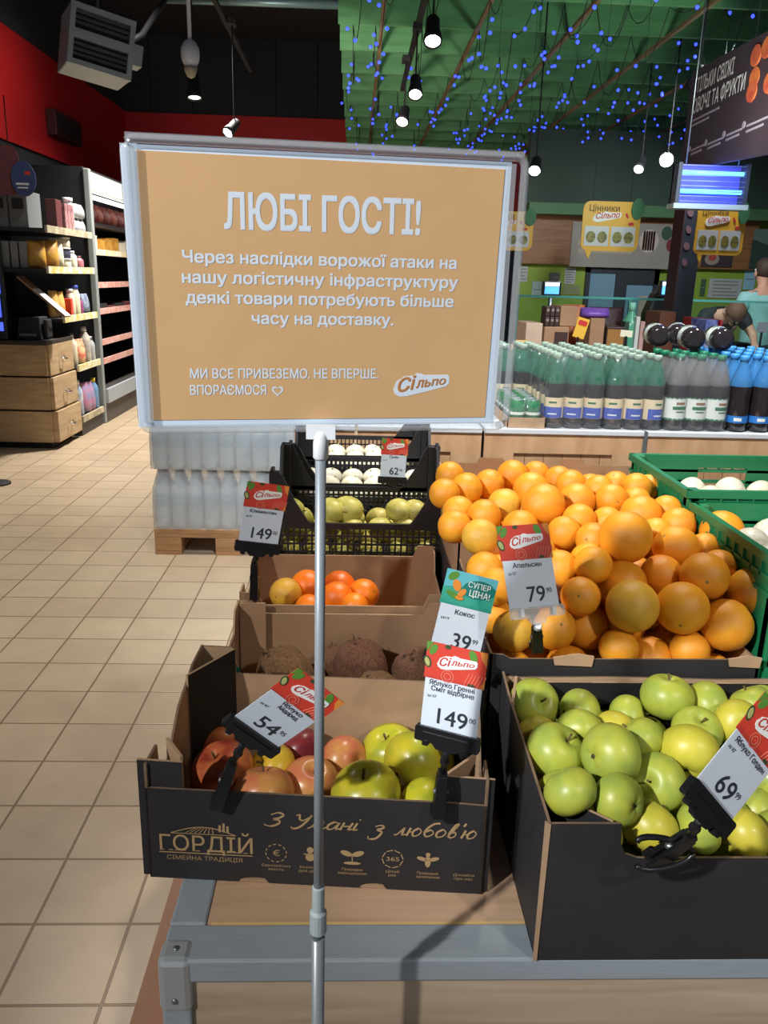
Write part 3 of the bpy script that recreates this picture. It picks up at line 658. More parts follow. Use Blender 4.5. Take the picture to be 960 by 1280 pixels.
# clear pocket with raised rounded rim
def rim(mb, pts, r):
    p = [(x, -.002, z) for x, z in pts]; p.append(p[0]); p.append(p[1]); return mb.tube(p, r, 8)
fo = rrect(-.1485, .1555, -.1065, .1085, .008, 4)
MB().prism(fo, -.0030, -.0022).build('clear_front', clear, ss, M=MS)
rimm = see_through('clear_rim', (.97, .98, .99, 1), .10, .06, .16)
rim(MB(), fo, .0036).build('clear_rim', rimm, ss, M=MS)
MB().box(-.148, .155, -.001, .006, .1085, .1125).build('top_lip', rimm, ss, M=MS)
MB().box(-.147, -.1395, -.0048, -.0036, -.10, .103).build('side_channel', rimm, ss, M=MS); MB().box(.1405, .1475, -.0048, -.0036, -.10, .103).build('side_channel', rimm, ss, M=MS)
polem = mat('pole_grey_metal', S(156, 164, 170), .35, .35)
MB().tube([(PX, PY, .83), (PX, PY, 1.375)], .0047, 14).build('upper_pole', polem, ss)
MB().tube([(PX, PY, .02), (PX, PY, .862)], .0068, 14).build('lower_pole', polem, ss)
MB().lathe([(.0068, .868), (.0085, .870), (.0085, .893), (.0062, .896), (.0062, .923), (.0048, .924)], 16, T=Matrix.Translation((PX, PY, 0)), smooth=False).build('coupler', mat('pale_grey_plastic', S(176, 190, 194), .4), ss)
MB().lathe([(.0048, 1.352), (.0065, 1.354), (.0065, 1.372), (.005, 1.376)], 14, T=Matrix.Translation((PX, PY, 0))).box(PX-.012, PX+.012, PY-.004, PY+.006, 1.370, 1.381).build('pole_socket', white, ss)
MB().lathe([(.085, 0), (.085, .006), (.02, .012), (.012, .03), (.001, .03)], 28, T=Matrix.Translation((PX, PY, 0))).build('base_plate', polem, ss)

# ------------------------------------------------------------------ fruit display table
TZ = .74
dt = thing('display_table', 'wood display table edged with aluminium profile carrying the fruit boxes', 'table', (.3, 1.8, 0))
tw = wood('warm_oak_top', S(214, 180, 150), S(190, 154, 124), stretch=(1.2, 14, 14), scale=2.5)
tf = wood('grey_oak_front', S(200, 180, 156), S(170, 150, 126), stretch=(1.2, 4, 16), scale=2.4)
xL, xR, yF, yB = -.212, 1.3, .757, 2.95
MB().box(xL+.045, xR, yF+.058, yB, TZ-.022, TZ-.001).build('top_panel', tw, dt)
MB().box(xL+.05, xR, yF+.0555, yF+.0585, TZ-.012, TZ-.0003).build('edge_strip', mat('pale_edge_strip', S(224, 190, 130), .5), dt)
MB().box(xL, xR, yF, yF+.055, TZ-.032, TZ).build('front_profile', alu, dt, bevel=.003)
MB().box(xL, xL+.044, yF+.056, yB, TZ-.032, TZ).build('side_profile', alu, dt, bevel=.003)
MB().box(xL-.003, xL+.036, yF-.003, yF+.034, TZ-.075, TZ+.002).build('corner_cap', mat('bright_corner_steel', S(196, 204, 208), .3, .5), dt, bevel=.008)
c = [o for o in COL.objects if o.name == 'corner_cap'][0]
MB().lathe([(.004, 0), (.003, .002), (.0005, .002)], 10, T=Matrix.Translation((xL+.016, yF+.016, TZ+.002))).build('screw', steel, c)
sc_ = MB().lathe([(.004, 0), (.003, .002), (.0005, .002)], 10, T=Matrix.Translation((xL+.016, yF-.003, TZ-.055)) @ Matrix.Rotation(math.pi/2, 4, 'X'))
sc_.build('screw', steel, c)
MB().box(xL, xL+.034, yF, yF+.034, 0, TZ-.032).build('corner_post', alu, dt, bevel=.003)
MB().box(xL+.034, xL+.18, yF+.006, yF+.02, .05, TZ-.033).build('front_plank', tf, dt)
MB().box(xL+.181, xR, yF+.005, yF+.02, .05, TZ-.033).build('front_panel', tf, dt)
MB().box(xL+.006, xL+.02, yF+.034, yB, .05, TZ-.033).build('side_panel', mat('brown_side_panel', S(134, 96, 70), .6, var=.15, vscale=6), dt)
MB().box(-.424, xR, yF+.10, yB, .002, .06).build('base_board', mat('brown_base_board', S(166, 122, 92), .6, var=.15, vscale=6), dt)

# ------------------------------------------------------------------ cardboard boxes
def boxmaker(name, label, P0, ang, wd, dp, z0, front, back, left, right, mo=blackcard, mi=kraft, me=edge_m, th=.0034, pad=None, cat='box', group=None):
    """open carton: each wall a part; outlines in (distance along the wall, height)"""
    a = math.radians(ang); u = Vector((math.cos(a), math.sin(a), 0)); n = Vector((-u.y, u.x, 0)); P = Vector((P0[0], P0[1], z0))
    o = thing(name, label, cat, tuple(P+u*wd/2+n*dp/2), group=group)
    R = {}
    def wall(nm, p, U, prof):
        N = Vector((0, 0, 1)).cross(U)
        T = frame(p, U, N); R[nm] = T
        return MB().prism(prof, 0, th, 0, mb=1, me=2).build(nm, [mo, mi, me], o, M=T)
    W = {}
    W['f'] = wall('front_wall', P, u, front); W['b'] = wall('back_wall', P+u*wd+n*dp, -u, back)
    W['l'] = wall('side_wall', P+n*dp, -n, left); W['r'] = wall('side_wall', P+u*wd, n, right)
    MB().prism([(0, 0), (wd, 0), (wd, .003), (0, .003)], .001, dp-.001, 0).build('bottom', kraft, o, M=frame(P, u, n))
    if pad: MB().prism([(.006, pad), (wd-.006, pad), (wd-.006, pad+.004), (.006, pad+.004)], .006, dp-.006).build('inner_tray', kraft, o, M=frame(P, u, n))
    return o, W, u, n, P
def flap(o, p, q, h0, h1, m, name='corner_flap', z=None, th=.004, mats=None):
    p = Vector(p); q = Vector(q); U = (q-p); L = U.length; U.normalize(); N = Vector((0, 0, 1)).cross(U)
    return MB().prism([(0, h0), (L, h0), (L, h1), (0, h1)], 0, th, 0, mb=0, me=1).build(name, mats or [m, kraft], o, M=frame(p, U, N))
def R_(w_, h): return [(0, 0), (w_, 0), (w_, h), (0, h)]
# branded apple box
wG, dG = .43, .285
fpro = [(0, 0), (.115, 0), (.12, .007), (.135, .009), (.15, .007), (.155, 0), (.272, 0), (.277, .007), (.29, .009), (.303, .007), (.308, 0), (wG, 0), (wG, .131), (.39, .133), (0, .134)]
gb, WG, u, n, P = boxmaker('cardboard_box', 'black printed cardboard box with gold lettering on the table corner', (-.254, .892), -4.27, wG, dG, TZ+.001, fpro,
    [(0, 0), (wG, 0), (wG, .195), (wG-.05, .195), (wG-.055, .150), (.055, .150), (.05, .195), (0, .195)],
    [(0, 0), (dG, 0), (dG, .168), (dG-.045, .168), (dG-.05, .12), (dG-.09, .118), (.14, .165), (.06, .192), (0, .196)],
    [(0, 0), (dG, 0), (dG, .196), (dG-.06, .192), (dG-.14, .165), (.09, .118), (.05, .12), (.045, .168), (0, .168)])
MB().prism([(-.010, .0), (.047, .0), (.047, .170), (-.010, .171)], .0045, .0085, 0, mb=1, me=1).build('corner_ear', [blackcard, kraft], gb, M=frame(P, u, n))
MB().prism([(wG-.055, .0), (wG+.008, .0), (wG+.008, .166), (wG-.055, .168)], .0045, .0085, 0, mb=1, me=1).build('corner_ear', [blackcard, kraft], gb, M=frame(P, u, n))
flap(gb, P+u*.006+n*(dG-.10), P+u*.055+n*(dG-.007), .0, .194, matteblack)
flap(gb, P+u*(wG-.055)+n*(dG-.007), P+u*(wG-.006)+n*(dG-.10), .0, .194, matteblack)
flap(gb, P+u*.012+n*.055, P+u*.042+n*.014, .10, .172, kraft, 'folded_flap')
flap(gb, P+u*(wG-.05)+n*.014, P+u*(wG-.012)+n*.06, .10, .165, kraft, 'folded_flap')
TG = frame(P, u, n); fw_ = WG['f']
text(fw_, 'brand_lettering', 'ГОРДІЙ', .0150, .1350, .0440, .0225, goldprint, bold=.012, M=TG, world=True)
lt = MB(); lt.box(.014, .135, -.0008, -.0004, .0400, .0412)
for i, x in enumerate((.0150, .0265, .0345, .0430, .0615, .0780, .0905, .1010, .1120, .1235)): lt.box(x, x+.0055, -.0008, -.0004, .0438, .0447)
lt.build('rule_and_serifs', goldprint, fw_, M=TG)
text(fw_, 'tagline', 'СІМЕЙНА ТРАДИЦІЯ', .0236, .1215, .0300, .0062, goldprint, M=TG, world=True)
hl = MB(); arc = [(.030+.0042*i, .0705+.0105*math.sin(math.pi*i/20)) for i in range(21)]
for (a, b) in zip(arc[:-1], arc[1:]): hl.add([(a[0], -.0006, a[1]), (b[0], -.0006, b[1]), (b[0], -.0006, b[1]-.0014), (a[0], -.0006, a[1]-.0014)], [(0, 3, 2, 1)])
hl.box(.03, .114, -.0008, -.0004, .0695, .0702)
for i in range(7): hl.add([(.048+.006*i, -.0006, .0710), (.0495+.006*i, -.0006, .0710), (.066+.003*i, -.0006, .0805), (.065+.003*i, -.0006, .0805)], [(0, 1, 2, 3)])
for x, h in ((.092, .010), (.097, .013), (.102, .009)): hl.box(x, x+.003, -.0008, -.0004, .0745, .0745+h)
hl.build('hill_emblem', goldprint, fw_, M=TG)
# brush script drawn with strokes
GL_ = {'З': (1.0, [[(.1, 1.5), (.5, 1.8), (.9, 1.5), (.7, 1.1), (.4, .95), (.8, .8), (.9, .4), (.5, 0), (0, .2)]]),
 'У': (1.25, [[(0, 1.6), (.2, 1.75), (.35, 1.2), (.6, 1.0), (.9, 1.3), (1.1, 1.75)], [(1.1, 1.75), (.9, .8), (.6, .1), (.2, -.1), (0, .15)]]),
 'м': (1.3, [[(0, 0), (.25, .3), (.42, 1)], [(.42, 1), (.45, .1)], [(.45, .1), (.9, 1)], [(.9, 1), (.95, .15), (1.1, 0), (1.3, .3)]]),
 'а': (1.0, [[(.75, .8), (.45, 1), (.1, .6), (.15, .1), (.5, .1), (.8, .9)], [(.8, .95), (.75, .1), (1.0, .2)]]),
 'н': (1.0, [[(.15, 1), (.1, 0)], [(.1, .5), (.7, .55)], [(.78, 1), (.68, .1), (.95, .2)]]),
 'і': (.45, [[(.1, 1), (.05, .1), (.35, .2)], [(.16, 1.38), (.2, 1.5)]]),
 'з': (.8, [[(.1, .85), (.4, 1), (.6, .75), (.3, .5), (.62, .3), (.5, -.4), (.1, -.5), (0, -.2)]]),
 'л': (.95, [[(0, .1), (.2, .1), (.55, 1)], [(.55, 1), (.6, .1), (.85, .2)]]),
 'ю': (1.2, [[(.08, 1), (.02, 0)], [(.05, .5), (.38, .5)], [(.7, 1), (.4, .6), (.5, .05), (.85, .1), (1.0, .6), (.7, 1)]]),
 'б': (.95, [[(.95, 1.7), (.5, 1.6), (.15, 1.0), (.1, .4), (.4, 0), (.78, .4), (.5, .85), (.15, .6)]]),
 'о': (.95, [[(.45, 1), (.1, .6), (.2, .05), (.6, .1), (.75, .6), (.45, 1)]]),
 'в': (.85, [[(.08, .1), (.3, .9), (.5, 1.7), (.28, 1.6), (.1, .5), (.3, 0), (.62, .25), (.5, .7), (.22, .62)]]),
 "'": (.3, [[(.15, 1.85), (.08, 1.45)]])}
def spline(p, k=6):
    q = [p[0]]+list(p)+[p[-1]]; out = []
    for i in range(1, len(q)-2):
        for j in range(k):
            t = j/k; out.append(tuple(.5*(2*q[i][c]+(q[i+1][c]-q[i-1][c])*t+(2*q[i-1][c]-5*q[i][c]+4*q[i+1][c]-q[i+2][c])*t*t+(3*q[i][c]-q[i-1][c]-3*q[i+1][c]+q[i+2][c])*t**3) for c in (0, 1)))
    return out+[tuple(p[-1])]
def script(parent, s_, x0, x1, z0, h, m, T, w_=.0011):
    W_ = sum(GL_[c][0] for c in s_); k = (x1-x0)/W_; zs = h/1.8; mb = MB(); x = x0
    for c in s_:
        for st in GL_[c][1]:
            P_ = [(x+(a+.28*b)*k, z0+b*zs) for a, b in spline(st)]
            for (a, b), (c2, d2) in zip(P_[:-1], P_[1:]):
                dx, dz = c2-a, d2-b; l = math.hypot(dx, dz) or 1e-6; ww = w_*(1.25 if dz < 0 else .75); nx, nz = -dz/l*ww, dx/l*ww
                mb.add([(a+nx, -.0006, b+nz), (c2+nx, -.0006, d2+nz), (c2-nx, -.0006, d2-nz), (a-nx, -.0006, b-nz)], [(3, 2, 1, 0)])
        x += GL_[c][0]*k
    return mb.build('script_lettering', m, parent, M=T)
for s_, x0, x1, z_, h in (('З', .1490, .1690, .0872, .0205), ('Умані', .1840, .2700, .0864, .0205), ('з', .2840, .3020, .0825, .0250), ("любов'ю", .3150, .4190, .0830, .0215)):
    script(fw_, s_, x0, x1, z_, h, goldprint, TG)
def ringdash(mb, cx, cz, r, nd=12, w_=.0014, duty=.55):
    for i in range(nd):
        a0 = 2*math.pi*i/nd; a1 = a0+2*math.pi/nd*duty
        q = [(cx+rr*math.cos(a), -.0006, cz+rr*math.sin(a)) for a, rr in ((a0, r), (a1, r), (a1, r-w_), (a0, r-w_))]
        mb.add(q, [(0, 3, 2, 1)])
ic = MB(); ringdash(ic, .1653, .0470, .0140); ringdash(ic, .3146, .0470, .0140, 8, .0014, .8); ic.build('round_icons', goldprint, fw_, M=TG)
text(fw_, 'euro_sign', '€', .1610, .1700, .0430, .0085, goldprint, M=TG, bold=.01, world=True)
text(fw_, 'icon_number', '365', .3065, .3230, .0440, .0062, goldprint, M=TG, bold=.01, world=True)
ic = MB()
ic.prism(ell(.2092, .0540, .0045, .0045, 12), -.0007, -.0003).prism(ell(.2092, .0435, .0062, .0062, 12), -.0007, -.0003).box(.2005, .218, -.0007, -.0003, .047, .0482)
ic.build('pictogram', goldprint, fw_, M=TG); ic = MB()
ic.prism(ell(.2555, .0520, .0080, .0038, 12, -.35), -.0007, -.0003).prism(ell(.2705, .0520, .0080, .0038, 12, .35), -.0007, -.0003).box(.2624, .2636, -.0007, -.0003, .038, .052).prism(ell(.263, .0375, .0110, .0022, 12), -.0007, -.0003)
ic.build('pictogram', goldprint, fw_, M=TG); ic = MB()
ic.prism(ell(.3595, .0455, .0038, .0085, 12), -.0007, -.0003).prism(ell(.3520, .0495, .0070, .0028, 12, -.3), -.0007, -.0003).prism(ell(.3670, .0495, .0070, .0028, 12, .3), -.0007, -.0003).prism(ell(.3595, .0560, .0030, .0030, 10), -.0007, -.0003)
ic.build('pictogram', goldprint, fw_, M=TG)
for cx, a, b in ((.165, 'Європейська', 'якість'), (.2092, 'Безпечно', 'для дітей'), (.2633, 'Природне', 'вирощування'), (.3150, 'Цілий', 'рік'), (.3600, 'Природне', 'запилення'), (.4060, 'Дізнайся', 'про нас')):
    text(fw_, 'icon_caption', a, cx-.0021*len(a)*.8, cx+.0021*len(a)*.8, .0262, .0038, goldprint, M=TG, world=True)
    text(fw_, 'icon_caption', b, cx-.0021*len(b)*.8, cx+.0021*len(b)*.8, .0205, .0038, goldprint, M=TG, world=True)
# plain black apple box at the front
wA, dA = .62, .305
ab, WA, u, n, P = boxmaker('cardboard_box', 'large plain black cardboard box of green apples overhanging the table front', (.222, .7545), 0, wA, dA, TZ+.001,
    [(0, 0), (wA, 0), (wA, .141), (.105, .141), (.09, .147), (.084, .160), (.082, .186), (0, .186)],
    [(0, 0), (wA, 0), (wA, .208), (wA-.03, .206), (.45, .208), (.30, .205), (.15, .208), (.0, .212)],
    [(0, 0), (dA, 0), (dA, .187), (dA-.03, .190), (.05, .205), (.0, .214)],
    [(0, 0), (dA, 0), (dA, .212), (0, .187)])
MB().prism([(.02, .155), (wA-.02, .155), (wA-.02, .204), (.06, .203), (.025, .19)], dA-.012, dA-.008, 0, mb=0, me=1).build('back_flap', [matteblack, kraft], ab, M=frame(P, u, n))
MB().prism([(.05, .110), (wA-.03, .110), (wA-.03, .160), (.07, .160), (.055, .15)], dA-.017, dA-.013, 0, mb=0, me=1).build('back_flap', [matteblack, kraft], ab, M=frame(P, u, n))
for k in range(6): MB().prism([(.22+.055*k, .166), (.26+.055*k, .166), (.26+.055*k, .173), (.22+.055*k, .173)], dA-.0135, dA-.0125).build('vent_slot', kraft, ab, M=frame(P, u, n))
flap(ab, P+u*.006+n*(dA-.07), P+u*.022+n*(dA-.007), 0, .21, matteblack)
flap(ab, P+u*.075+n*.006, P+u*.006+n*.07, .05, .186, matteblack)
MB().prism([(-.002, 0), (.002, 0), (.003, .186), (-.003, .188)], -.0012, .003).build('torn_edge', kraft, ab, M=frame(P, u, n))
# coconut box, clementine box
wC, dC = .405, .26
def brown(name, label, P0, wd, dp, z0, hf, hb, hs, hc, **k):
    return boxmaker(name, label, P0, 0, wd, dp, z0, [(0, 0), (wd, 0), (wd, hc), (wd-.035, hc), (wd-.045, hf), (.045, hf), (.035, hc), (0, hc)], [(0, 0), (wd, 0), (wd, hc), (wd-.035, hc), (wd-.045, hb), (.045, hb), (.035, hc), (0, hc)],
        [(0, 0), (dp, 0), (dp, hc), (dp-.05, hc), (dp-.07, hs), (.07, hs), (.05, hc), (0, hc)], [(0, 0), (dp, 0), (dp, hc), (dp-.05, hc), (dp-.07, hs), (.07, hs), (.05, hc), (0, hc)], mo=kraft_d, mi=kraft_d, me=kraft, **k)
cob, _, _, _, _ = brown('cardboard_box', 'brown cardboard box of coconuts behind the black box with gold lettering', (-.215, 1.19), wC, dC, TZ+.001, .12, .133, .12, .158)
flap(cob, (-.209, 1.432, TZ+.001), (-.160, 1.432, TZ+.001), 0, .160, kraft_d)
MB().box(-.208, -.175, 1.186, 1.1895, TZ+.128, TZ+.152).build('green_label', mat('green_label', S(40, 110, 76), .6), cob)
clb, _, u, n, P = brown('cardboard_box', 'brown cardboard box of clementines in front of the black crates', (-.212, 1.455), .40, .30, TZ+.001, .147, .146, .13, .172)
# orange boxes
wO, dO = .40, .375
ob, WO, u, n, P = boxmaker('cardboard_box', 'dark cardboard box with torn rim under the front half of the orange heap', (.205, 1.068), 0, wO, dO, TZ+.001,
    [(0, 0), (wO, 0), (wO, .232), (.12, .230), (.03, .230), (.02, .236), (0, .238)], R_(wO, .21), [(0, 0), (dO, 0), (dO, .238), (dO-.06, .236), (dO-.09, .225), (.0, .25)], R_(dO, .23), pad=.085)
for x0, x1 in ((.095, .150), (.355, .40)): MB().prism([(x0, .222), (x1, .220), (x1+.002, .236), (x1-.02, .240), (x0+.02, .238), (x0-.003, .234)], -.0035, -.0005).build('torn_strip', kraft, ob, M=frame(P, u, n))
lowb, _, _, _, _ = boxmaker('cardboard_box', 'dark cardboard box stacked under the rear box of oranges', (.205, 1.46), 0, .44, .35, TZ+.001, R_(.44, .188), R_(.44, .188), R_(.35, .188), R_(.35, .188))
MB().prism([(.002, .186), (.438, .186), (.438, .189), (.002, .189)], .002, .348).build('lid', kraft_d, lowb, M=frame(Vector((.205, 1.46, TZ+.001)), Vector((1, 0, 0)), Vector((0, 1, 0))))
o2, W2, u, n, P = boxmaker('cardboard_box', 'brown cardboard box with hand notches under the rear half of the orange heap', (.205, 1.462), 0, .44, .345, TZ+.192,
    R_(.44, .10), [(0, 0), (.44, 0), (.44, .165), (.36, .165), (.355, .178), (.30, .178), (.295, .165), (.17, .165), (.165, .178), (.115, .178), (.11, .165), (0, .165)], [(0, 0), (.345, 0), (.345, .09), (.06, .10), (.03, .165), (0, .165)], [(0, 0), (.345, 0), (.345, .12), (.0, .165)] and R_(.345, .14), mo=kraft_d, mi=kraft, pad=.05)
MB().prism([(0, .10), (.002, .098), (.05, .085), (.055, .12), (.03, .15), (.0, .165)], -.006, -.002).build('torn_flap', kraft, o2, M=frame(P+n*.345, -n, u))
FR = {'orange': [(.202,1.627,1.109,.030),(.225,1.540,1.103,.032),(.276,1.575,1.106,.030),(.333,1.630,1.111,.033),(.388,1.656,1.107,.030),(.354,1.542,1.104,.036),(.350,1.418,1.108,.040),(.426,1.613,1.107,.030),(.284,1.445,1.099,.031),(.196,1.423,1.090,.030),(.181,1.354,1.083,.030),(.237,1.383,1.095,.030),(.220,1.309,1.079,.032),(.296,1.349,1.084,.032),(.429,1.477,1.100,.035),(.436,1.556,1.113,.030),(.484,1.583,1.099,.030),(.371,1.336,1.080,.030),(.408,1.380,1.091,.030),(.410,1.293,1.082,.030),(.337,1.222,1.055,.031),(.390,1.245,1.062,.030),(.178,1.503,1.103,.030),(.484,1.526,1.110,.030),(.540,1.593,1.103,.030),(.564,1.541,1.112,.030),(.604,1.581,1.100,.030),(.492,1.468,1.106,.031),(.546,1.487,1.096,.030),(.527,1.402,1.095,.038),(.463,1.391,1.083,.030),(.444,1.236,1.106,.043),(.434,1.340,1.061,.030),(.581,1.362,1.091,.031),(.587,1.434,1.095,.030),(.627,1.395,1.078,.030),(.649,1.334,1.087,.038),(.542,1.266,1.079,.038),(.603,1.289,1.068,.030),(.532,1.332,1.081,.030),(.218,1.234,1.047,.030),(.228,1.177,1.041,.030),(.251,1.135,.984,.032),(.228,1.190,.986,.030),(.284,1.194,.977,.030),(.315,1.142,.987,.034),(.356,1.157,1.034,.031),(.373,1.176,.974,.038),(.422,1.255,1.009,.030),(.381,1.190,1.074,.030),(.437,1.168,.981,.030),(.435,1.199,1.039,.038),(.503,1.217,1.048,.034),(.553,1.171,1.064,.038),(.482,1.202,.992,.030),(.504,1.125,1.030,.040),(.583,1.198,1.008,.030),(.427,1.125,1.032,.040),(.410,1.115,.967,.030),(.520,1.115,.965,.030),(.576,1.125,1.003,.040),(.676,1.278,1.048,.034),(.631,1.165,1.041,.040),(.632,1.242,1.026,.030),(.654,1.136,.983,.031),(.560,1.174,.960,.030),(.597,1.218,1.062,.030),(.723,1.229,1.044,.036),(.707,1.171,1.005,.038),(.311,1.273,1.067,.030),(.273,1.230,1.021,.030),(.289,1.176,1.032,.030)],
'orange_fill': [(.250,1.120,.922,.035),(.255,1.236,.934,.040),(.253,1.292,1.014,.038),(.251,1.360,1.037,.035),(.251,1.429,1.036,.035),(.254,1.503,1.039,.037),(.250,1.578,1.048,.035),(.253,1.655,1.052,.038),(.253,1.729,1.054,.038),(.336,1.120,.931,.035),(.331,1.232,.949,.039),(.327,1.285,1.003,.039),(.323,1.359,1.020,.040),(.327,1.433,1.037,.038),(.327,1.507,1.047,.038),(.328,1.579,1.045,.036),(.331,1.659,1.051,.035),(.326,1.734,1.050,.035),(.380,1.187,.900,.040),(.406,1.241,.947,.038),(.396,1.312,.984,.040),(.395,1.375,1.023,.037),(.400,1.446,1.042,.039),(.407,1.518,1.040,.035),(.400,1.586,1.048,.036),(.406,1.656,1.045,.036),(.404,1.729,1.057,.038),(.466,1.132,.938,.038),(.506,1.192,.926,.037),(.482,1.278,1.021,.037),(.488,1.357,1.028,.038),(.480,1.433,1.032,.040),(.479,1.507,1.038,.037),(.479,1.581,1.032,.039),(.480,1.657,1.053,.035),(.479,1.727,1.055,.037),(.562,1.123,.916,.038),(.537,1.234,.977,.038),(.564,1.291,1.014,.036),(.561,1.360,1.029,.037),(.560,1.435,1.031,.040),(.562,1.515,1.038,.038),(.554,1.589,1.039,.038),(.554,1.657,1.057,.035),(.555,1.732,1.055,.035),(.298,1.186,.904,.036),(.284,1.308,.932,.040),(.270,1.367,.971,.035),(.274,1.437,.970,.037),(.283,1.506,.975,.035),(.276,1.577,.982,.038),(.274,1.656,.978,.035),(.274,1.735,.987,.035),(.336,1.242,.876,.036),(.358,1.295,.919,.038),(.351,1.364,.948,.039),(.345,1.435,.967,.036),(.353,1.506,.979,.036),(.351,1.581,.976,.039),(.345,1.660,.981,.039),(.343,1.732,.984,.036),(.451,1.208,.879,.039),(.428,1.310,.915,.036),(.431,1.371,.952,.038),(.415,1.439,.972,.036),(.423,1.508,.973,.036),(.425,1.579,.981,.037),(.419,1.652,.973,.037),(.414,1.732,.985,.037),(.504,1.123,.878,.038),(.499,1.262,.876,.036),(.486,1.278,.946,.039),(.499,1.349,.957,.036),(.487,1.422,.956,.040),(.494,1.502,.967,.037),(.490,1.595,.956,.036),(.489,1.659,.983,.036),(.487,1.730,.983,.037),(.563,1.184,.877,.037),(.562,1.249,.909,.038),(.560,1.312,.946,.037),(.565,1.381,.962,.035),(.557,1.444,.928,.039),(.565,1.504,.967,.035),(.561,1.576,.965,.039),(.561,1.649,.986,.039),(.560,1.742,.981,.040)],
'apple': [(.263,.892,.930,.035),(.295,.940,.862,.032),(.306,.938,.928,.030),(.321,.994,.927,.030),(.257,.955,.910,.029),(.360,.955,.918,.029),(.393,.999,.917,.029),(.321,.858,.947,.036),(.257,.898,.870,.029),(.257,.840,.902,.029),(.267,.851,.850,.029),(.296,.810,.874,.030),(.302,.870,.888,.029),(.346,.854,.861,.029),(.359,.907,.864,.029),(.444,1.000,.949,.034),(.507,1.006,.931,.033),(.465,.942,.931,.031),(.432,.888,.933,.035),(.405,.930,.898,.029),(.380,.853,.912,.034),(.356,.803,.886,.033),(.418,.854,.868,.029),(.415,.799,.889,.029),(.469,.799,.880,.029),(.519,.816,.864,.029),(.560,.988,.943,.029),(.599,1.021,.923,.029),(.521,.948,.940,.029),(.522,.872,.856,.029),(.554,.907,.882,.029),(.472,.851,.863,.029),(.314,.799,.926,.029),(.588,.934,.917,.029),(.555,.848,.893,.029),(.374,.906,.938,.029),(.257,.799,.937,.029)],
'apple_fill': [(.264,.806,.811,.036),(.264,.927,.796,.035),(.262,.995,.807,.034),(.262,1.016,.927,.034),(.324,.911,.816,.033),(.346,.968,.837,.033),(.350,1.016,.878,.034),(.395,.886,.821,.034),(.409,.952,.841,.035),(.427,1.013,.866,.037),(.477,.806,.822,.036),(.488,.911,.822,.036),(.469,.955,.869,.036),(.497,1.015,.867,.035),(.583,.806,.855,.036),(.585,.873,.845,.035),(.536,.961,.859,.035),(.560,1.017,.878,.033),(.283,.865,.783,.033),(.315,.967,.783,.033),(.286,1.016,.865,.035),(.377,.806,.786,.036),(.347,.864,.783,.034),(.375,.939,.786,.036),(.370,1.015,.798,.035),(.450,.868,.787,.037),(.447,.949,.784,.034),(.439,1.016,.796,.034),(.523,.872,.783,.033),(.524,.955,.785,.035),(.522,1.017,.806,.033),(.586,.804,.784,.034),(.584,.940,.816,.036),(.586,1.015,.819,.034)],
'gord': [(-.181,1.032,.806,.043),(-.195,1.115,.785,.035),(-.112,1.063,.791,.034),(-.116,.986,.802,.040),(-.052,1.026,.789,.039),(-.072,1.115,.785,.035),(-.005,1.088,.786,.036),(.026,.962,.818,.045),(.066,1.108,.792,.042),(.096,1.038,.818,.042),(.106,.967,.794,.037),(.132,1.092,.783,.033)],
}
# ------------------------------------------------------------------ fruit
def apple_profile(d):
    t = math.acos(max(-1, min(1, -d.z)))/math.pi            # 0 at the calyx, 1 at the stem
    r = 1.0 + .05*math.sin(math.pi*t) 
    r -= .34*math.exp(-((1-t)/.105)**2) + .20*math.exp(-(t/.09)**2)
    return r*(1+.03*math.sin(2.0*math.pi*(t-.25)))
def apple_proto(name, m, stem=True):
    def lob(d): return apple_profile(d)*(1+.018*math.cos(5*math.atan2(d.y, d.x))*max(0, -d.z))
    o = MB().ball((0, 0, 0), 1, 26, 22, 0, sc=(1, 1, .94), fn=lob).build(name, m)
    st = mat('apple_stem', S(92, 74, 40), .8)
    MB().tube([(0, 0, .52), (.03, .01, .72), (.1, .03, .96)], .035, 6, r1=.05).build('stem', st, o)
    MB().lathe([(.10, -.74), (.07, -.80), (.001, -.76)], 8, caps=False).build('calyx', mat('apple_calyx', S(70, 60, 34), .9), o)
    return o
def fruit_mat(name, c1, c2, sc=1.6, rough=.32, pits=0., coat=.10, speck=None, ov=.08):
    M = mat(name, c1, rough, col2=c2, vscale=sc, bump=pits, bscale=42., coat=coat, obj_var=ov)
    return M
gap = fruit_mat('golden_green_apple_skin', S(176, 180, 66), S(150, 166, 70), 1.3, .40, 0, .06, ov=.03)
gap2 = fruit_mat('yellowish_apple_skin', S(204, 190, 66), S(184, 178, 60), 1.2, .40, 0, .06, ov=.03)
redap = fruit_mat('red_apple_skin', S(158, 46, 46), S(206, 112, 70), 1.5)
pinkap = fruit_mat('peach_apple_skin', S(206, 112, 84), S(214, 158, 84), 1.1)
darkred = fruit_mat('dark_red_apple_skin', S(122, 40, 46), S(156, 60, 56), 1.5)
yap = fruit_mat('yellow_apple_skin', S(224, 184, 60), S(212, 176, 52), 1.1)
gran = fruit_mat('yellow_green_apple_skin', S(196, 184, 44), S(164, 172, 48), 1.3)
AP = {k: apple_proto('apple', m) for k, m in dict(g=gap, y=gap2, r=redap, p=pinkap, d=darkred, w=yap, n=gran).items()}
def orange_proto(name, m):
    def f(d):
        t = math.acos(max(-1, min(1, -d.z)))/math.pi
        return 1-.05*math.exp(-(t/.06)**2)-.04*math.exp(-((1-t)/.05)**2)
    o = MB().ball((0, 0, 0), 1, 24, 18, 0, sc=(1, 1, 1.0), fn=f).build(name, m)
    MB().lathe([(.085, .955), (.05, .985), (.001, .965)], 8, caps=False).build('stem_scar', mat('orange_scar', S(150, 124, 60), .8), o)
    return o
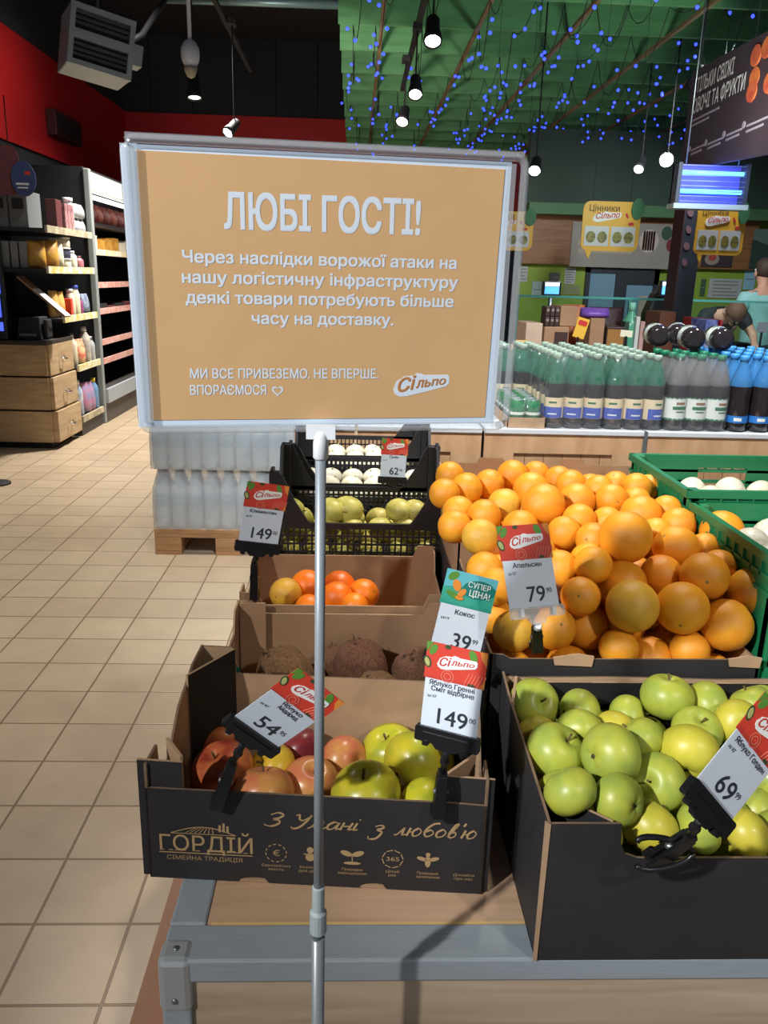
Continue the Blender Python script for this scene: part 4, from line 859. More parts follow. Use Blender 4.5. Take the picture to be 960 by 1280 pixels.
orm = fruit_mat('orange_peel', S(238, 164, 44), S(230, 148, 34), 1.2, .42, .16, .03, ov=.035)
orm2 = fruit_mat('yellow_orange_peel', S(228, 176, 60), S(210, 160, 54), 1.4, .42, .16, .03, ov=.03)
clm = fruit_mat('clementine_peel', S(248, 132, 24), S(236, 112, 20), 1.2, .36, .12, .05, ov=.05)
ORP = {'o': orange_proto('orange', orm), 'y': orange_proto('orange', orm2), 'c': orange_proto('clementine', clm)}
for p in list(AP.values())+list(ORP.values()): kids(p)
used = set()
def put(proto, q, label, cat, group, rot=None, tilt=None):
    rot = rot or (random.uniform(0, 6.28), random.uniform(0, 6.28), random.uniform(0, 6.28))
    c = clone(proto, Vector(q[:3]), rot, q[3], label, group); c['category'] = cat; return c
TOCAM = lambda a, b: (math.radians(a), math.radians(b), random.uniform(0, 6.28))
# oranges, hand labelled where they can be told apart
OL = {0: 'orange at the far left corner of the heap, beside the black crate post', 1: 'orange second from the left in the back row of the heap', 2: 'orange left of the topmost back orange, half behind it', 3: 'topmost orange at the back left of the heap, against the brown wood counter', 4: 'orange just right of the topmost back orange, mostly hidden', 5: 'shaded orange between the topmost back orange and the big orange before it', 6: 'big round orange standing high in the left middle of the heap', 7: 'small bright orange in the back row left of the notched cardboard edge', 8: 'orange with a shaded right side at the left of the big high orange', 9: 'orange on the left edge of the heap beside the black crate, upper of two', 10: 'orange on the left edge of the heap beside the black crate, lower of two', 11: 'small bright orange sunk in the dark gap at the left of the heap', 12: 'orange directly left of the top of the 79 price tag', 13: 'orange peeking out above the top edge of the 79 price tag', 14: 'large pale orange right of the big high orange', 15: 'small bright orange in the back row under the cardboard notch', 16: 'bright orange in the back row right of the cardboard notch', 17: 'orange touching the upper right corner of the 79 price tag', 18: 'bright glossy orange right of the big high orange, one row lower', 19: 'orange half hidden left of the heap summit orange', 20: 'orange hugging the right edge of the 79 price tag', 21: 'orange with a flattened top between the 79 price tag and the summit orange', 24: 'bright yellow lit orange at the back of the heap, largest of the far right group', 25: 'lit orange at the back right corner of the heap, left of a pair', 26: 'lit orange at the very back right corner near the green crate', 27: 'reddish orange in the third row behind the large dimpled orange', 29: 'large dimpled orange high at the centre right of the heap', 30: 'orange with a dark left side left of the large dimpled orange', 31: 'summit orange, the very large one in the middle of the heap', 33: 'dull orange right of the large dimpled orange near the green crate', 36: 'large single orange perched at the right edge beside the white onions', 37: 'broad orange right of the summit orange', 38: 'lighter orange right behind the broad orange at the right', 40: 'orange left of the 79 price tag above the green price tag', 42: 'greenish yellow orange in the lower left corner by the black clip', 45: 'orange just right of the black clip at the box rim', 46: 'orange with a brown patch right of the lower corner of the 79 price tag', 47: 'large orange at the box rim behind the torn cardboard strip', 50: 'orange behind the large rim orange left of the greenish big one', 51: 'big round orange in the second row, left of the one with a navel', 52: 'orange with its navel facing out at the centre of the second row', 53: 'wide orange right of the navel orange in the second row', 54: 'small lit orange between navel orange and reddish front orange', 55: 'reddish misshapen orange in front of the second row', 56: 'orange with a lit left half behind the reddish misshapen orange', 57: 'big greenish yellow orange at the box rim, front centre', 58: 'small orange low at the rim left of the greenish yellow one', 59: 'small bright orange low at the rim right of the greenish yellow one', 60: 'big round orange at the rim, right of the greenish yellow one', 61: 'bright orange at the right edge of the picture above the large pale one', 62: 'large pale orange high at the right edge of the picture', 64: 'orange at the right edge of the picture down at the rim',
 22: 'orange sliver at the far left, touching the black crate', 23: 'small orange in the back row, second right of the notch', 28: 'orange between the dimpled orange and the lit back right orange', 32: 'small orange wedged directly left of the summit orange', 34: 'bright sliver of orange at the right rear edge of the heap', 35: 'small orange behind the dull one near the green crate', 39: 'small orange in the gap below the large dimpled orange', 41: 'orange between the teal price tag and the 79 price tag', 43: 'orange in shade behind the greenish yellow corner orange', 44: 'reddish shaded orange directly behind the black clip', 48: 'small shaded orange left of the big second row orange', 49: 'shaded orange below and left of the summit orange', 63: 'orange sliver between the two pale oranges at the right edge', 65: 'dark shaded orange between two big rim oranges', 66: 'tiny orange sliver below the perched right edge orange', 69: 'orange behind the white part of the 79 price tag, upper', 70: 'orange behind the left edge of the 79 price tag', 71: 'orange behind the lower part of the 79 price tag'}
for i, q in enumerate(FR['orange']):
    if i in (67, 68): continue
    k = 'y' if i in (42, 57, 12, 8) else 'o'
    rot = {52: TOCAM(75, 0), 57: TOCAM(60, 20), 31: TOCAM(100, 10), 29: TOCAM(70, -25), 42: TOCAM(40, 0)}.get(i)
    put(ORP[k], q, OL.get(i, 'ripe orange partly hidden among larger oranges inside the heap'), 'orange', 'oranges heaped in the boxes', rot)
for q in FR['orange_fill']: put(ORP['o'], q, 'orange buried in the under layer of the heap', 'orange', 'oranges heaped in the boxes')
GL = {0: 'large green apple in the left corner of the black box with a leaf-shaped shadow', 1: 'round green apple second from the left in the middle of the black box', 2: 'green apple with its dark calyx facing out, left of centre', 3: 'pale green apple at the back left of the heap', 4: 'yellowish apple sunk behind the two left apples', 5: 'yellow lit apple left of the box centre, behind the biggest green apple', 6: 'green apple at the back between the pale one and the top one', 7: 'big green apple in the middle with its calyx facing the viewer', 8: 'green apple sunk low in the left front corner', 11: 'bright yellow green apple at the front rim beside the rim step', 15: 'topmost green apple with a long upright stem at the back', 16: 'light green apple at the back right with a bruised dent', 17: 'green apple with a short stem in front of the dented apple', 18: 'olive yellow apple with its stem pit facing out left of the 69 price tag', 19: 'small yellow green apple sunk left of the olive yellow one', 20: 'wide green apple below the big middle apple', 21: 'shiny yellow green apple at the front rim behind the black spring clip', 22: 'green apple with dark pit above the clip', 23: 'green apple at the front rim right of the spring clip under the 69 price tag', 24: 'yellow apple with a tan sticker at the front rim at right', 25: 'green apple at the right picture edge at the front rim', 27: 'green apple at the back right behind the 69 price tag', 26: 'small green apple at the back right peeking beside the dented apple', 9: 'green apple sliver at the left wall of the black box', 10: 'shaded apple under the second round green apple', 12: 'olive shaded apple low in the gap under the middle apple', 13: 'small green apple low between the two rim apples', 14: 'shaded apple below the biggest middle apple', 29: 'shaded green apple under the lower edge of the 69 price tag', 30: 'green apple behind the right edge of the 69 price tag', 31: 'green apple right under the black bar of the 69 price tag', 32: 'green apple low at the front rim left of the clip', 35: 'green apple half hidden behind the olive yellow one', 36: 'green apple low in the left front corner by the torn fold', 28: 'yellow apple sliver left of the header of the 69 price tag'}
for i, q in enumerate(FR['apple']):
    if i in (33, 34): continue
    k = 'y' if i in (4, 5, 18, 24, 28, 11, 21) else 'g'
    rot = {2: TOCAM(-95, -5), 7: TOCAM(-100, 8), 18: TOCAM(62, 12), 15: TOCAM(8, 6), 17: TOCAM(25, 10), 16: TOCAM(60, -50), 5: TOCAM(-80, 30), 0: TOCAM(30, -20), 22: TOCAM(80, 0)}.get(i)
    put(AP[k], q, GL.get(i, 'green apple partly hidden inside the heap in the black box'), 'apple', 'green apples in the black box', rot)
for q in FR['apple_fill']: put(AP['g'], q, 'green apple buried in the under layer of the black box', 'apple', 'green apples in the black box')
BL = [('r', 'big red apple behind the left clip in the box with gold lettering', (20, 10)), ('r', 'red apple in the back left corner behind the 54 price tag', (70, 0)), ('w', 'yellow apple peeking out below the 54 price tag', None), ('p', 'blushed pink apple with stem pit up, at the front wall by the left clip', (18, -12)), ('p', 'orange pink apple left behind the pole', None), ('d', 'dark red apple in the shade of the 54 price tag', (70, 20)), ('p', 'peach coloured apple at the back wall right of the pole', (-70, 10)), ('n', 'largest yellow apple at the front wall right of the pole', (12, -5)), ('n', 'green yellow apple at the back left of the 149 price tag', (15, 15)), ('n', 'yellow green apple below the 149 price tag', None), ('n', 'lime coloured apple at the front wall left of the right clip', None), ('n', 'brownish yellow apple in the back right corner behind the clip', None)]
for q, (k, l, r) in zip(FR['gord'], BL): put(AP[k], q, l, 'apple', 'mixed apples in the box with gold lettering', TOCAM(*r) if r else None)
# coconuts
com = mat('coconut_fibre', S(158, 114, 82), .95, col2=S(116, 82, 58), vscale=3, bump=.9, bscale=9, stretch=(5, 5, 1), obj_var=.1)
def coco_proto():
    rng = random.Random(3); ph = [(rng.uniform(0, 6), rng.randint(3, 9)) for _ in range(6)]
    def f(d):
        a = math.atan2(d.y, d.x); return 1+.02*sum(math.sin(n*a+p+3*d.z) for p, n in ph)/2
    o = MB().ball((0, 0, 0), 1, 22, 16, sc=(.94, .94, 1.08), fn=f).build('coconut', com)
    for k in range(3): MB().ball((.22*math.cos(2.1*k), .22*math.sin(2.1*k), 1.02), .07, 8, 5).build('eye', mat('coconut_eye', S(60, 44, 34), .9), o)
    MB().tube([(0, .05, 1.03), (.08, .1, 1.2), (.05, .2, 1.32)], .05, 5, r1=.005).tube([(.1, 0, 1.0), (.2, .0, 1.14), (.3, .05, 1.2)], .04, 5, r1=.005).build('fibre_tuft', com, o)
    return kids(o)
cp = coco_proto()
for (x, y_, z, r, l) in ((-.115, 1.335, .800, .054, 'coconut at the left of the box, left of the pole'), (-.060, 1.243, .790, .046, 'small coconut in front, just behind the pole'), (.022, 1.365, .800, .054, 'coconut at the back centre with a fibre tuft'), (.052, 1.262, .795, .05, 'coconut in front centre right of the pole'), (.128, 1.36, .795, .05, 'coconut at the back right near the green price tag'), (.145, 1.255, .788, .045, 'coconut in the front right corner behind the 149 price tag'), (-.03, 1.40, .785, .038, 'small coconut wedged at the back wall')):
    put(cp, (x, y_, z, r), l, 'coconut', 'coconuts in the brown box', (random.uniform(-.5, .5), random.uniform(-.5, .5), random.uniform(0, 6)))
for (px, py, Y, r, k, l) in ((357, 742, 1.56, .033, 'y', 'yellowish citrus at the left end of the clementine row'), (384, 733, 1.60, .036, 'c', 'deep orange clementine left of the pole'), (424, 733, 1.60, .034, 'c', 'deep orange clementine right of the pole at the back'), (421, 747, 1.53, .033, 'c', 'clementine right of the pole in front'), (454, 743, 1.57, .033, 'c', 'lit clementine at the right end of the row'), (443, 758, 1.505, .028, 'c', 'small clementine low at the front wall'), (386, 760, 1.51, .028, 'c', 'pale clementine low at the front wall left of the pole')):
    p = at(px, py, Y); p.z = max(p.z, TZ+.005+r); put(ORP[k], (p.x, p.y, p.z, r), l, 'clementine', 'clementines in the brown box')
for k in range(8): put(ORP['c'], (-.16+.055*k, 1.56+.09*(k % 2), TZ+.036, .03), 'clementine lying under the visible row in the brown box', 'clementine', 'clementines in the brown box')

# ------------------------------------------------------------------ slatted crates
def lattice(mb, x0, x1, z0, z1, nx, nz, t=.004, m=0):
    """grid of thin bars in the local x,z plane, t deep"""
    for i in range(nx+1):
        x = x0+(x1-x0)*i/nx; mb.box(x-.0022, x+.0022, .0005, t, z0, z1)
    for j in range(nz+1):
        z = z0+(z1-z0)*j/nz; mb.box(x0, x1, 0, t+.0004, z-.0022, z+.0022)
    return mb
def crate(name, label, x0, x1, y0, y1, z0, h, h2, m, fine=True, handle=False, group=None, rimh=.014, rb=0.):
    o = thing(name, label, 'crate', ((x0+x1)/2, (y0+y1)/2, z0), group=group)
    wd, dp = x1-x0, y1-y0
    for nm, p, U, L, low in (('front_wall', (x0, y0), (1, 0, 0), wd, True), ('back_wall', (x1, y1), (-1, 0, 0), wd, True), ('side_wall', (x0, y1), (0, -1, 0), dp, False), ('side_wall', (x1, y0), (0, 1, 0), dp, False)):
        U = Vector(U); T = frame(Vector((p[0], p[1], z0)), U, Vector((0, 0, 1)).cross(U)); mb = MB()
        if fine:
            lattice(mb, .012, L-.012, .008, h-.012, int(L/.0145), 5)
            mb.box(0, L, -.003, .006, h-rimh, h).box(0, L, -.002, .006, 0, .012)
            if low and h2 > h:   # swooping gussets up to the posts
                for sgn, b in ((1, 0), (-1, L)):
                    mb.prism([(b, h-.01), (b+sgn*.10, h-.01), (b+sgn*.085, h+.004), (b+sgn*.055, h+(h2-h)*.45), (b+sgn*.03, h+(h2-h)*.9), (b+sgn*.02, h2), (b, h2)], -.002, .006)
            elif h2 > h: 
                for sgn, b in ((1, 0), (-1, L)): mb.prism([(b, h-.01), (b+sgn*.12, h-.01), (b+sgn*.06, h2), (b, h2)], -.002, .006)
        else:
            hw = .055 if handle and low else 0.
            c_ = L/2
            if hw:
                mb.box(.006, c_-hw, 0, .005, .02, h-.012).box(c_+hw, L-.006, 0, .005, .02, h-.012).box(c_-hw, c_+hw, 0, .005, .02, h-.075).box(c_-hw, c_+hw, 0, .005, h-.028, h-.012)
            else: mb.box(.006, L-.006, 0, .005, .02, h-.012)
            mb.box(-.004, L+.004, -.006, .006, h-.014, h).box(0, L, -.004, .005, h-.038, h-.032).box(0, L, -.004, .005, h-.062, h-.056).box(0, L, -.005, .006, 0, .022)
            for i in range(1, int(L/.03)):
                mb.box(i*.03-.002, i*.03+.002, -.004, .001, h-.038, h-.012)
        mb.build(nm, m, o, M=T)
    mb = MB()
    for cx, cy in ((x0, y0), (x1, y0), (x0, y1), (x1, y1)):
        sx = 1 if cx == x0 else -1; sy = 1 if cy == y0 else -1
        MB().box(min(cx, cx+sx*.022), max(cx, cx+sx*.022), min(cy, cy+sy*.022), max(cy, cy+sy*.022), z0, z0+h2).build('corner_post', m, o, bevel=.002)
    bm_ = MB().box(x0+.004, x1-.004, y0+.004, y1-.004, z0+rb, z0+rb+.006); bm_.build('base', m, o)
    return o
crm_ = mat('black_crate_plastic', S(34, 32, 34), .45)
BC = [(-.185, .225, 1.785, 2.13, 'nearest'), (-.172, .236, 2.155, 2.50, 'second'), (-.165, .240, 2.52, 2.86, 'farthest')]
for x0, x1, y0, y1, w_ in BC:
    crate('plastic_crate', 'low black crate stacked underneath the %s black fruit crate' % w_, x0, x1, y0, y1, TZ+.001, .094, .094, crm_, group='black crates of pale fruit')
    crate('plastic_crate', {'nearest': 'black lattice crate of greenish pears right behind the clementine box', 'second': 'black lattice crate with the small red price tag, behind the pear crate', 'farthest': 'black lattice crate at the back of the stack row, against the wood counter'}[w_], x0, x1, y0, y1, TZ+.096, .118, 235e-3 if w_ == 'nearest' else .225, crm_, rb=0. if w_ == 'nearest' else .040, group='black crates of pale fruit')
pem = fruit_mat('pear_skin', S(206, 196, 104), S(176, 170, 76), 1.4, .45)
def pear_proto():
    def f(d):
        t = math.acos(max(-1, min(1, -d.z)))/math.pi; return 1-.42*max(0, t-.45)**.9
    o = MB().ball((0, 0, 0), 1, 18, 14, sc=(1, 1, 1.35), fn=f).build('pear', pem)
    MB().tube([(0, 0, .95), (.03, .02, 1.12), (.08, .03, 1.3)], .04, 6).build('stem', mat('apple_stem', S(92, 74, 40), .8), o); return kids(o)
pp_ = pear_proto(); n = 0
for l in range(2):
    for j in range(3 if l == 0 else 2):
        for i in range(6):
            put(pp_, (-.148+.0655*i+(.02 if l else 0), 1.83+.085*j+(.02 if l else 0), TZ+.096+.036+.05*l, .029), ('pale green pear showing through the crate lattice, %s from the left of its front row' % ORD[i]) if j == 0 and l == 0 else ('pale green pear in the upper front layer of the near crate, %s from the left' % ORD[i] if j == 0 else 'pale pear in the middle of the near black crate'), 'pear', 'pears in the near black crate', (1.57+random.uniform(-.4, .4), random.uniform(-.4, .4), random.uniform(0, 6.28)))
for px, py, Y, r, l in ((415, 645, 1.86, .032, 'yellow pear on top of the crate pile, just left behind the pole'), (436, 645, 1.87, .034, 'brownish lying pear on top of the crate pile, right of the pole'), (500, 650, 1.87, .030, 'yellow pear on top near the right post of the near crate'), (519, 650, 1.87, .028, 'tan pear at the right post of the near crate'), (365, 648, 1.86, .03, 'curved yellow pear at the left post of the near crate')):
    p = at(px, py, Y); p.z = .962; put(pp_, (p.x, p.y, p.z, r), l, 'pear', 'pears in the near black crate', (1.5, 0, 1.2+random.uniform(-.5, .5)))
tur = fruit_mat('pale_root_skin', S(226, 218, 196), S(206, 192, 160), 2., .6)
tp_ = MB().ball((0, 0, 0), 1, 16, 12, sc=(1, 1, .8)).build('pale_root', tur); MB().tube([(0, 0, .75), (.03, 0, .95)], .1, 6, r1=.06).build('crown', mat('root_crown', S(170, 170, 110), .7), tp_); kids(tp_)
for ci, (x0, x1, y0, y1, w_) in enumerate(BC[1:]):
    for j in range(3):
        for i in range(6): put(tp_, (x0+.045+.064*i, y0+.05+.1*j, TZ+.096+.075, .034), ('pale round root at the front lattice of the %s black crate, %s from the left' % (('second', 'farthest')[ci], ORD[i])) if j == 0 else 'pale round root in the middle of a rear black crate', 'root vegetable', 'pale roots in the rear black crates', (random.uniform(-.5, .5), random.uniform(-.5, .5), random.uniform(0, 6)))
grn = mat('green_crate_plastic', S(30, 122, 78), .42)
GC = [(.618, 1.02, 1.08, 1.395, 1.125), (.612, 1.02, 1.405, 1.72, 1.145)]
for k, (x0, x1, y0, y1, zt) in enumerate(GC):
    hb = (zt-TZ-.002)/2-.001
    crate('plastic_crate', 'green crate underneath the %s green crate of white onions' % ('near', 'far')[k], x0, x1, y0, y1, TZ+.001, hb, hb, grn, fine=False, group='green onion crates')
    crate('plastic_crate', 'green plastic crate of white onions, %s' % ('near one at the right picture edge', 'far one with a hand hole in its back wall')[k], x0, x1, y0, y1, TZ+.003+hb, hb, hb, grn, fine=False, handle=True, rb=hb-(.125 if k == 0 else .095), group='green onion crates')
onm = mat('white_onion_skin', S(232, 230, 216), .35, col2=S(210, 206, 184), vscale=2.4, stretch=(3, 3, .6), coat=.3, obj_var=.03)
def onion_proto():
    def f(d):
        t = math.acos(max(-1, min(1, -d.z)))/math.pi; return 1+.35*math.exp(-((1-t)/.06)**2)
    o = MB().ball((0, 0, 0), 1, 18, 14, sc=(1, 1, .86), fn=f).build('white_onion', onm)
    MB().tube([(0, 0, 1.1), (.02, .02, 1.3)], .07, 6, r1=.03).build('dry_neck', mat('onion_neck', S(190, 176, 130), .8), o); return kids(o)
on = onion_proto()
for k, (x0, x1, y0, y1, zt) in enumerate(GC):
    for j in range(4):
        for i in range(5):
            z = zt-.085+(.0 if k else .03); put(on, (x0+.05+.076*i+random.uniform(-.008, .008), y0+.045+.075*j, z+random.uniform(0, .012), .036), ('white onion in the front row of the %s green crate, %s from the left' % (('near', 'far')[k], ORD[i])) if j == 0 else ('white onion in the %s row of the %s green crate, %s from the left' % (('', 'second', 'third', 'fourth')[j], ('near', 'far')[k], ORD[i])), 'onion', 'white onions in the green crates')
# ------------------------------------------------------------------ price tags
tag_white = mat('tag_white_card', S(226, 232, 240), .5)
leafg = mat('print_leaf_green', S(86, 140, 50), .6); dkg = mat('print_dark_green', S(52, 74, 38), .6); orng = mat('print_orange', S(226, 140, 54), .6)
pinkl = mat('print_pink_line', S(232, 130, 110), .6); teal = mat('teal_print', S(36, 150, 130), .5, col2=S(70, 176, 150), vscale=30); skyb = mat('sky_print', S(96, 184, 196), .5); badge = mat('badge_white', S(236, 236, 232), .5)
logo_red = mat('logo_red', S(200, 50, 44), .6)
sleeve_m = see_through('clear_sleeve', (.98, .99, 1, 1), .02, .06)
def price_tag(label, loc, eul, s, lines, price, px, cents, header='red', holder='black', stem=None, clip=None, unit='за КГ', cat='price tag'):
    T = pose(loc, eul) @ Matrix.Scale(s, 4)
    o = thing('price_tag', label, cat, M=Matrix.Translation(Vector(loc)), group='price tags on clips')
    hm_ = redm if header == 'red' else teal
    cd = MB().prism([(-.0345, -.0525), (.0345, -.0525), (.0345, .0085), (-.0345, .0085)], 0, .0006).build('card', tag_white, o, M=T)
    hd = MB().prism([(-.0365, .0085), (.0365, .0085), (.0365, .0525), (-.0365, .0525)], 0, .0006).build('header', hm_, o, M=T)
    e = .0004
    if header == 'red':
        for pr in ([(-.0365, .040), (-.028, .0525), (-.0365, .0525)], ell(-.028, .044, .0042, .0075, 12, -.5), ell(.020, .045, .0045, .008, 12, .5)): MB().prism(pr, -e, 0).build('leaf_print', leafg, hd, M=T)
        MB().prism(ell(-.034, .028, .0045, .0075, 14, .4), -e, 0).prism(ell(-.011, .050, .004, .0025, 10), -e, 0).prism(ell(.021, .0105, .005, .0018, 10), -e, 0).build('dark_fruit_print', dkg, hd, M=T)
        MB().prism(ell(-.034, .028, .0028, .0055, 12, .4), -2*e, -e).build('pale_fruit_print', mat('print_pale_green', S(176, 176, 110), .6), hd, M=T)
        MB().prism([(.0275, .0525), (.0365, .0525), (.0365, .036), (.030, .044)], -e, 0).prism([(.030, .0085), (.0365, .0085), (.0365, .02)], -e, 0).build('orange_corner_print', orng, hd, M=T)
        rg = MB()
        for r in (.0078, .0045): ringdash(rg, -.008, .0150, r, 16, .0009, 1.02)
        for k in range(6): rg.prism([(.012+.004*k, .010), (.0128+.004*k, .010), (.018+.004*k, .024), (.0172+.004*k, .024)], -e, 0)
        rg.build('slice_outline', pinkl, hd, M=T)
        blob(-.022, .026, .0225, .0415, -2*e, -e, MB()).build('logo_badge', badge, hd, M=T)
        text(hd, 'logo_lettering', 'Сі', -.0190, -.0055, .0262, .0095, logo_red, y=-3*e, bold=.03, shear=.2, slope=.002, M=T, world=True)
        text(hd, 'logo_lettering', 'льпо', -.0050, .0225, .0295, .0078, logo_red, y=-3*e, bold=.02, shear=.2, taper=.35, slope=.003, M=T, world=True)
    else:
        MB().prism([(-.0365, .030), (.0365, .040), (.0365, .0525), (-.0365, .0525)], -e, 0).build('sky_print', skyb, hd, M=T)
        for pr in (ell(-.026, .045, .008, .005, 12, .6), ell(-.02, .021, .012, .004, 12, -.3)): MB().prism(pr, -2*e, -e).build('leaf_print', leafg, hd, M=T)
        MB().prism(ell(-.019, .034, .0055, .0080, 12, .5), -3*e, -2*e).prism(ell(-.010, .026, .004, .007, 12, -.7), -3*e, -2*e).prism(ell(-.012, .019, .006, .0025, 12), -3*e, -2*e).build('fruit_print', orng, hd, M=T)
        MB().prism(ell(.012, .034, .023, .012, 20, .1), -2*e, -e).build('speech_patch', mat('deep_teal_print', S(24, 120, 112), .5), hd, M=T)
        text(hd, 'offer_lettering', 'СУПЕР', -.004, .028, .0355, .0068, badge, y=-3*e, bold=.01, M=T, world=True)
        text(hd, 'offer_lettering', 'ЦІНА!', .000, .029, .0245, .0080, badge, y=-3*e, bold=.02, M=T, world=True)
    for (t_, x0, x1, z) in lines: text(cd, 'name_lettering', t_, x0, x1, z, .0058, ink, y=-e, bold=.035, M=T, world=True)
    if unit: text(cd, 'unit_lettering', unit, -.0300, -.0180, lines[-1][3]-.0085, .0034, ink, y=-e, bold=.01, M=T, world=True)
    text(cd, 'price_lettering', price, px[0], px[1], -.0440, .0190, ink, y=-e, bold=.018, M=T, world=True)
    text(cd, 'cents_lettering', cents, px[1]+.0022, px[1]+.0098, -.0345, .0062, ink, y=-e, bold=.004, M=T, world=True)
    MB().prism(rrect(-.0385, .0385, -.056, .0535 if holder == 'clear' else .012, .002), -.0022, -.0016).prism(rrect(.0345, .040, -.054, .010, .002), -.001, .0006).build('sleeve', sleeve_m, o, M=T)
    if holder == 'black':
        MB().prism(rrect(-.0395, .0395, -.0690, -.0505, .003), -.0040, .0040).prism([(-.018, -.069), (-.012, -.0755), (.012, -.0755), (.018, -.069)], -.003, .004).build('holder_bar', blackpl, o, M=T)
        MB().prism(rrect(-.029, -.021, -.0735, -.067, .002), -.0048, .003).prism(rrect(.021, .029, -.0735, -.067, .002), -.0048, .003).prism(rrect(-.03, .03, -.0590, -.0568, .001), -.0055, -.0038).build('bar_ridges', blackpl, o, M=T)
    else:
        MB().prism(rrect(-.034, .040, -.064, -.0500, .003), -.0030, .0030).prism([(-.012, -.064), (-.006, -.072), (.010, -.072), (.014, -.064)], -.003, .003).build('holder_bar', mat('frosted_holder', S(226, 226, 222), .2, alpha=.4), o, M=T)
        MB().prism(rrect(-.022, -.017, -.062, -.052, .001), -.0038, .003).prism(rrect(.022, .027, -.062, -.052, .001), -.0038, .003).build('holder_lugs', white, o, M=T)
    start = T @ Vector((.001, .0, -.074))
    A, B = Vector(clip[0]), Vector(clip[1])
    MB().tube([start, start.lerp(A, .5)+Vector((0, -.002, 0)), A], .0042, 10).ball(start.lerp(A, .45), .0062, 12, 8).build('stem', blackpl if holder == 'black' else white, o)
    d = (B-A); L = d.length; d.normalize(); sx = d.cross(Vector((0, 1, 0)));
    sx = sx.normalized() if sx.length > .1 else Vector((1, 0, 0)); ny = d.cross(sx); 
    C = Matrix(((sx.x, ny.x, -d.x, A.x), (sx.y, ny.y, -d.y, A.y), (sx.z, ny.z, -d.z, A.z), (0, 0, 0, 1)))
    mb = MB()
    mb.taper((-.0085, .0085, -.009, -.001, -L), (-.0065, .0065, -.007, -.001, 0)).taper((-.0085, .0085, .003, .009, -L), (-.0065, .0065, .002, .007, 0))
    mb.box(-.0055, .0055, -.006, .006, -.006, .006)
    mb.build('clip', blackpl, o, M=C, bevel=.0012)
    MB().box(-.0075, .0075, -.0105, -.009, -L*.62, -L*.50).box(-.0095, .0095, -.0115, -.006, -L-.004, -L*.80).build('clip_jaw', blackpl, o, M=C, bevel=.001)
    MB().tube([(-.009, .0, -L*.4), (.009, 0, -L*.4)], .003, 8).build('clip_pin', steel, o, M=C)
    return o
CAMP = Vector((0, 0, EYE))
def pulled(loc, s): 
    p = CAMP+(Vector(loc)-CAMP)*s; return (p.x, p.y, p.z)
D = math.radians
price_tag('black clip price tag reading 149 over the green yellow apples', (.1206, .8414, 1.0424), (D(-7.4), D(.9), D(-24.8)), 1., [('Яблуко Гренні', -.029, .026, .0015), ('Сміт відбірне', -.026, .026, -.0055)], '149', (-.0150, .0215), '00', clip=(at(553, 968, .856), at(548, 1020, .853)))
price_tag('tilted black clip price tag reading 54 over the red apples', (-.0676, .8195, 1.0283), (D(21.2), D(44.1), D(15.7)), 1., [('Яблуко', -.012, .018, .0010), ('Айдаред', -.012, .018, -.0065)], '54', (-.0135, .0160), '95', clip=(at(290, 955, .868), at(271, 1008, .880)))
price_tag('tilted black clip price tag reading 69 at the right picture edge', pulled((.3684, .6415, 1.0847), 1.05), (D(-9.6), D(48.5), D(13.9)), 1.05, [('Яблуко Голден', -.028, .028, .0000)], '69', (-.0120, .0150), '99', clip=(at(862, 1045, .70), at(815, 1078, .745)))
price_tag('clear holder price tag reading 79 standing before the oranges', pulled((.2204, .9399, 1.1607), 1.10), (D(-28), D(1), D(17.5)), 1.10, [('Апельсин', -.022, .018, -.0010)], '79', (-.0080, .0170), '90', holder='clear', clip=(at(671, 785, 1.052), at(671, 812, 1.064)))
price_tag('black clip price tag reading 149 over the clementine box, beside the water pallet', pulled((-.1499, 1.3326, 1.1073), 1.06), (D(-3), D(11.4), D(18)), 1.06, [('Клементин', -.024, .022, .0000)], '149', (-.0150, .0200), '00', clip=(at(318, 704, 1.435), at(318, 748, 1.446)))
price_tag('price tag with a teal offer header reading 39 over the coconuts', pulled((.1453, .9516, 1.0899), 1.10), (D(-16), D(17.2), D(11)), 1.10, [('Кокос', -.013, .015, -.0020)], '39', (-.0080, .0180), '99', header='green', unit='шт', clip=(at(583, 868, 1.15), at(583, 895, 1.168)))
price_tag('small far price tag with a red header on the second black crate', (.1115, 2.128, 1.034), (D(-6), D(4), D(9)), 1.0, [('Гриби', -.012, .012, .0000)], '62', (-.0100, .0150), '90', clip=(at(488, 598, 2.142), at(487, 612, 2.148)))
# open black spring levers on the clip of the 69 tag
for t_ in [o for o in COL.objects if o.get('label', '').find('reading 69') > 0]:
    mb = MB(); c0 = at(838, 1062, .722)
    for sgn in (-1, 1):
        pth = [c0+RT*(.030*math.cos(a)*1.0-.006)+UP*(.010*math.sin(a)*sgn+.012*sgn*(1-math.cos(a))*.5-.004) for a in [math.pi*k/10 for k in range(11)]]
        mb.tube(pth, .0034, 8)
    mb.build('spring_lever', blackpl, t_)
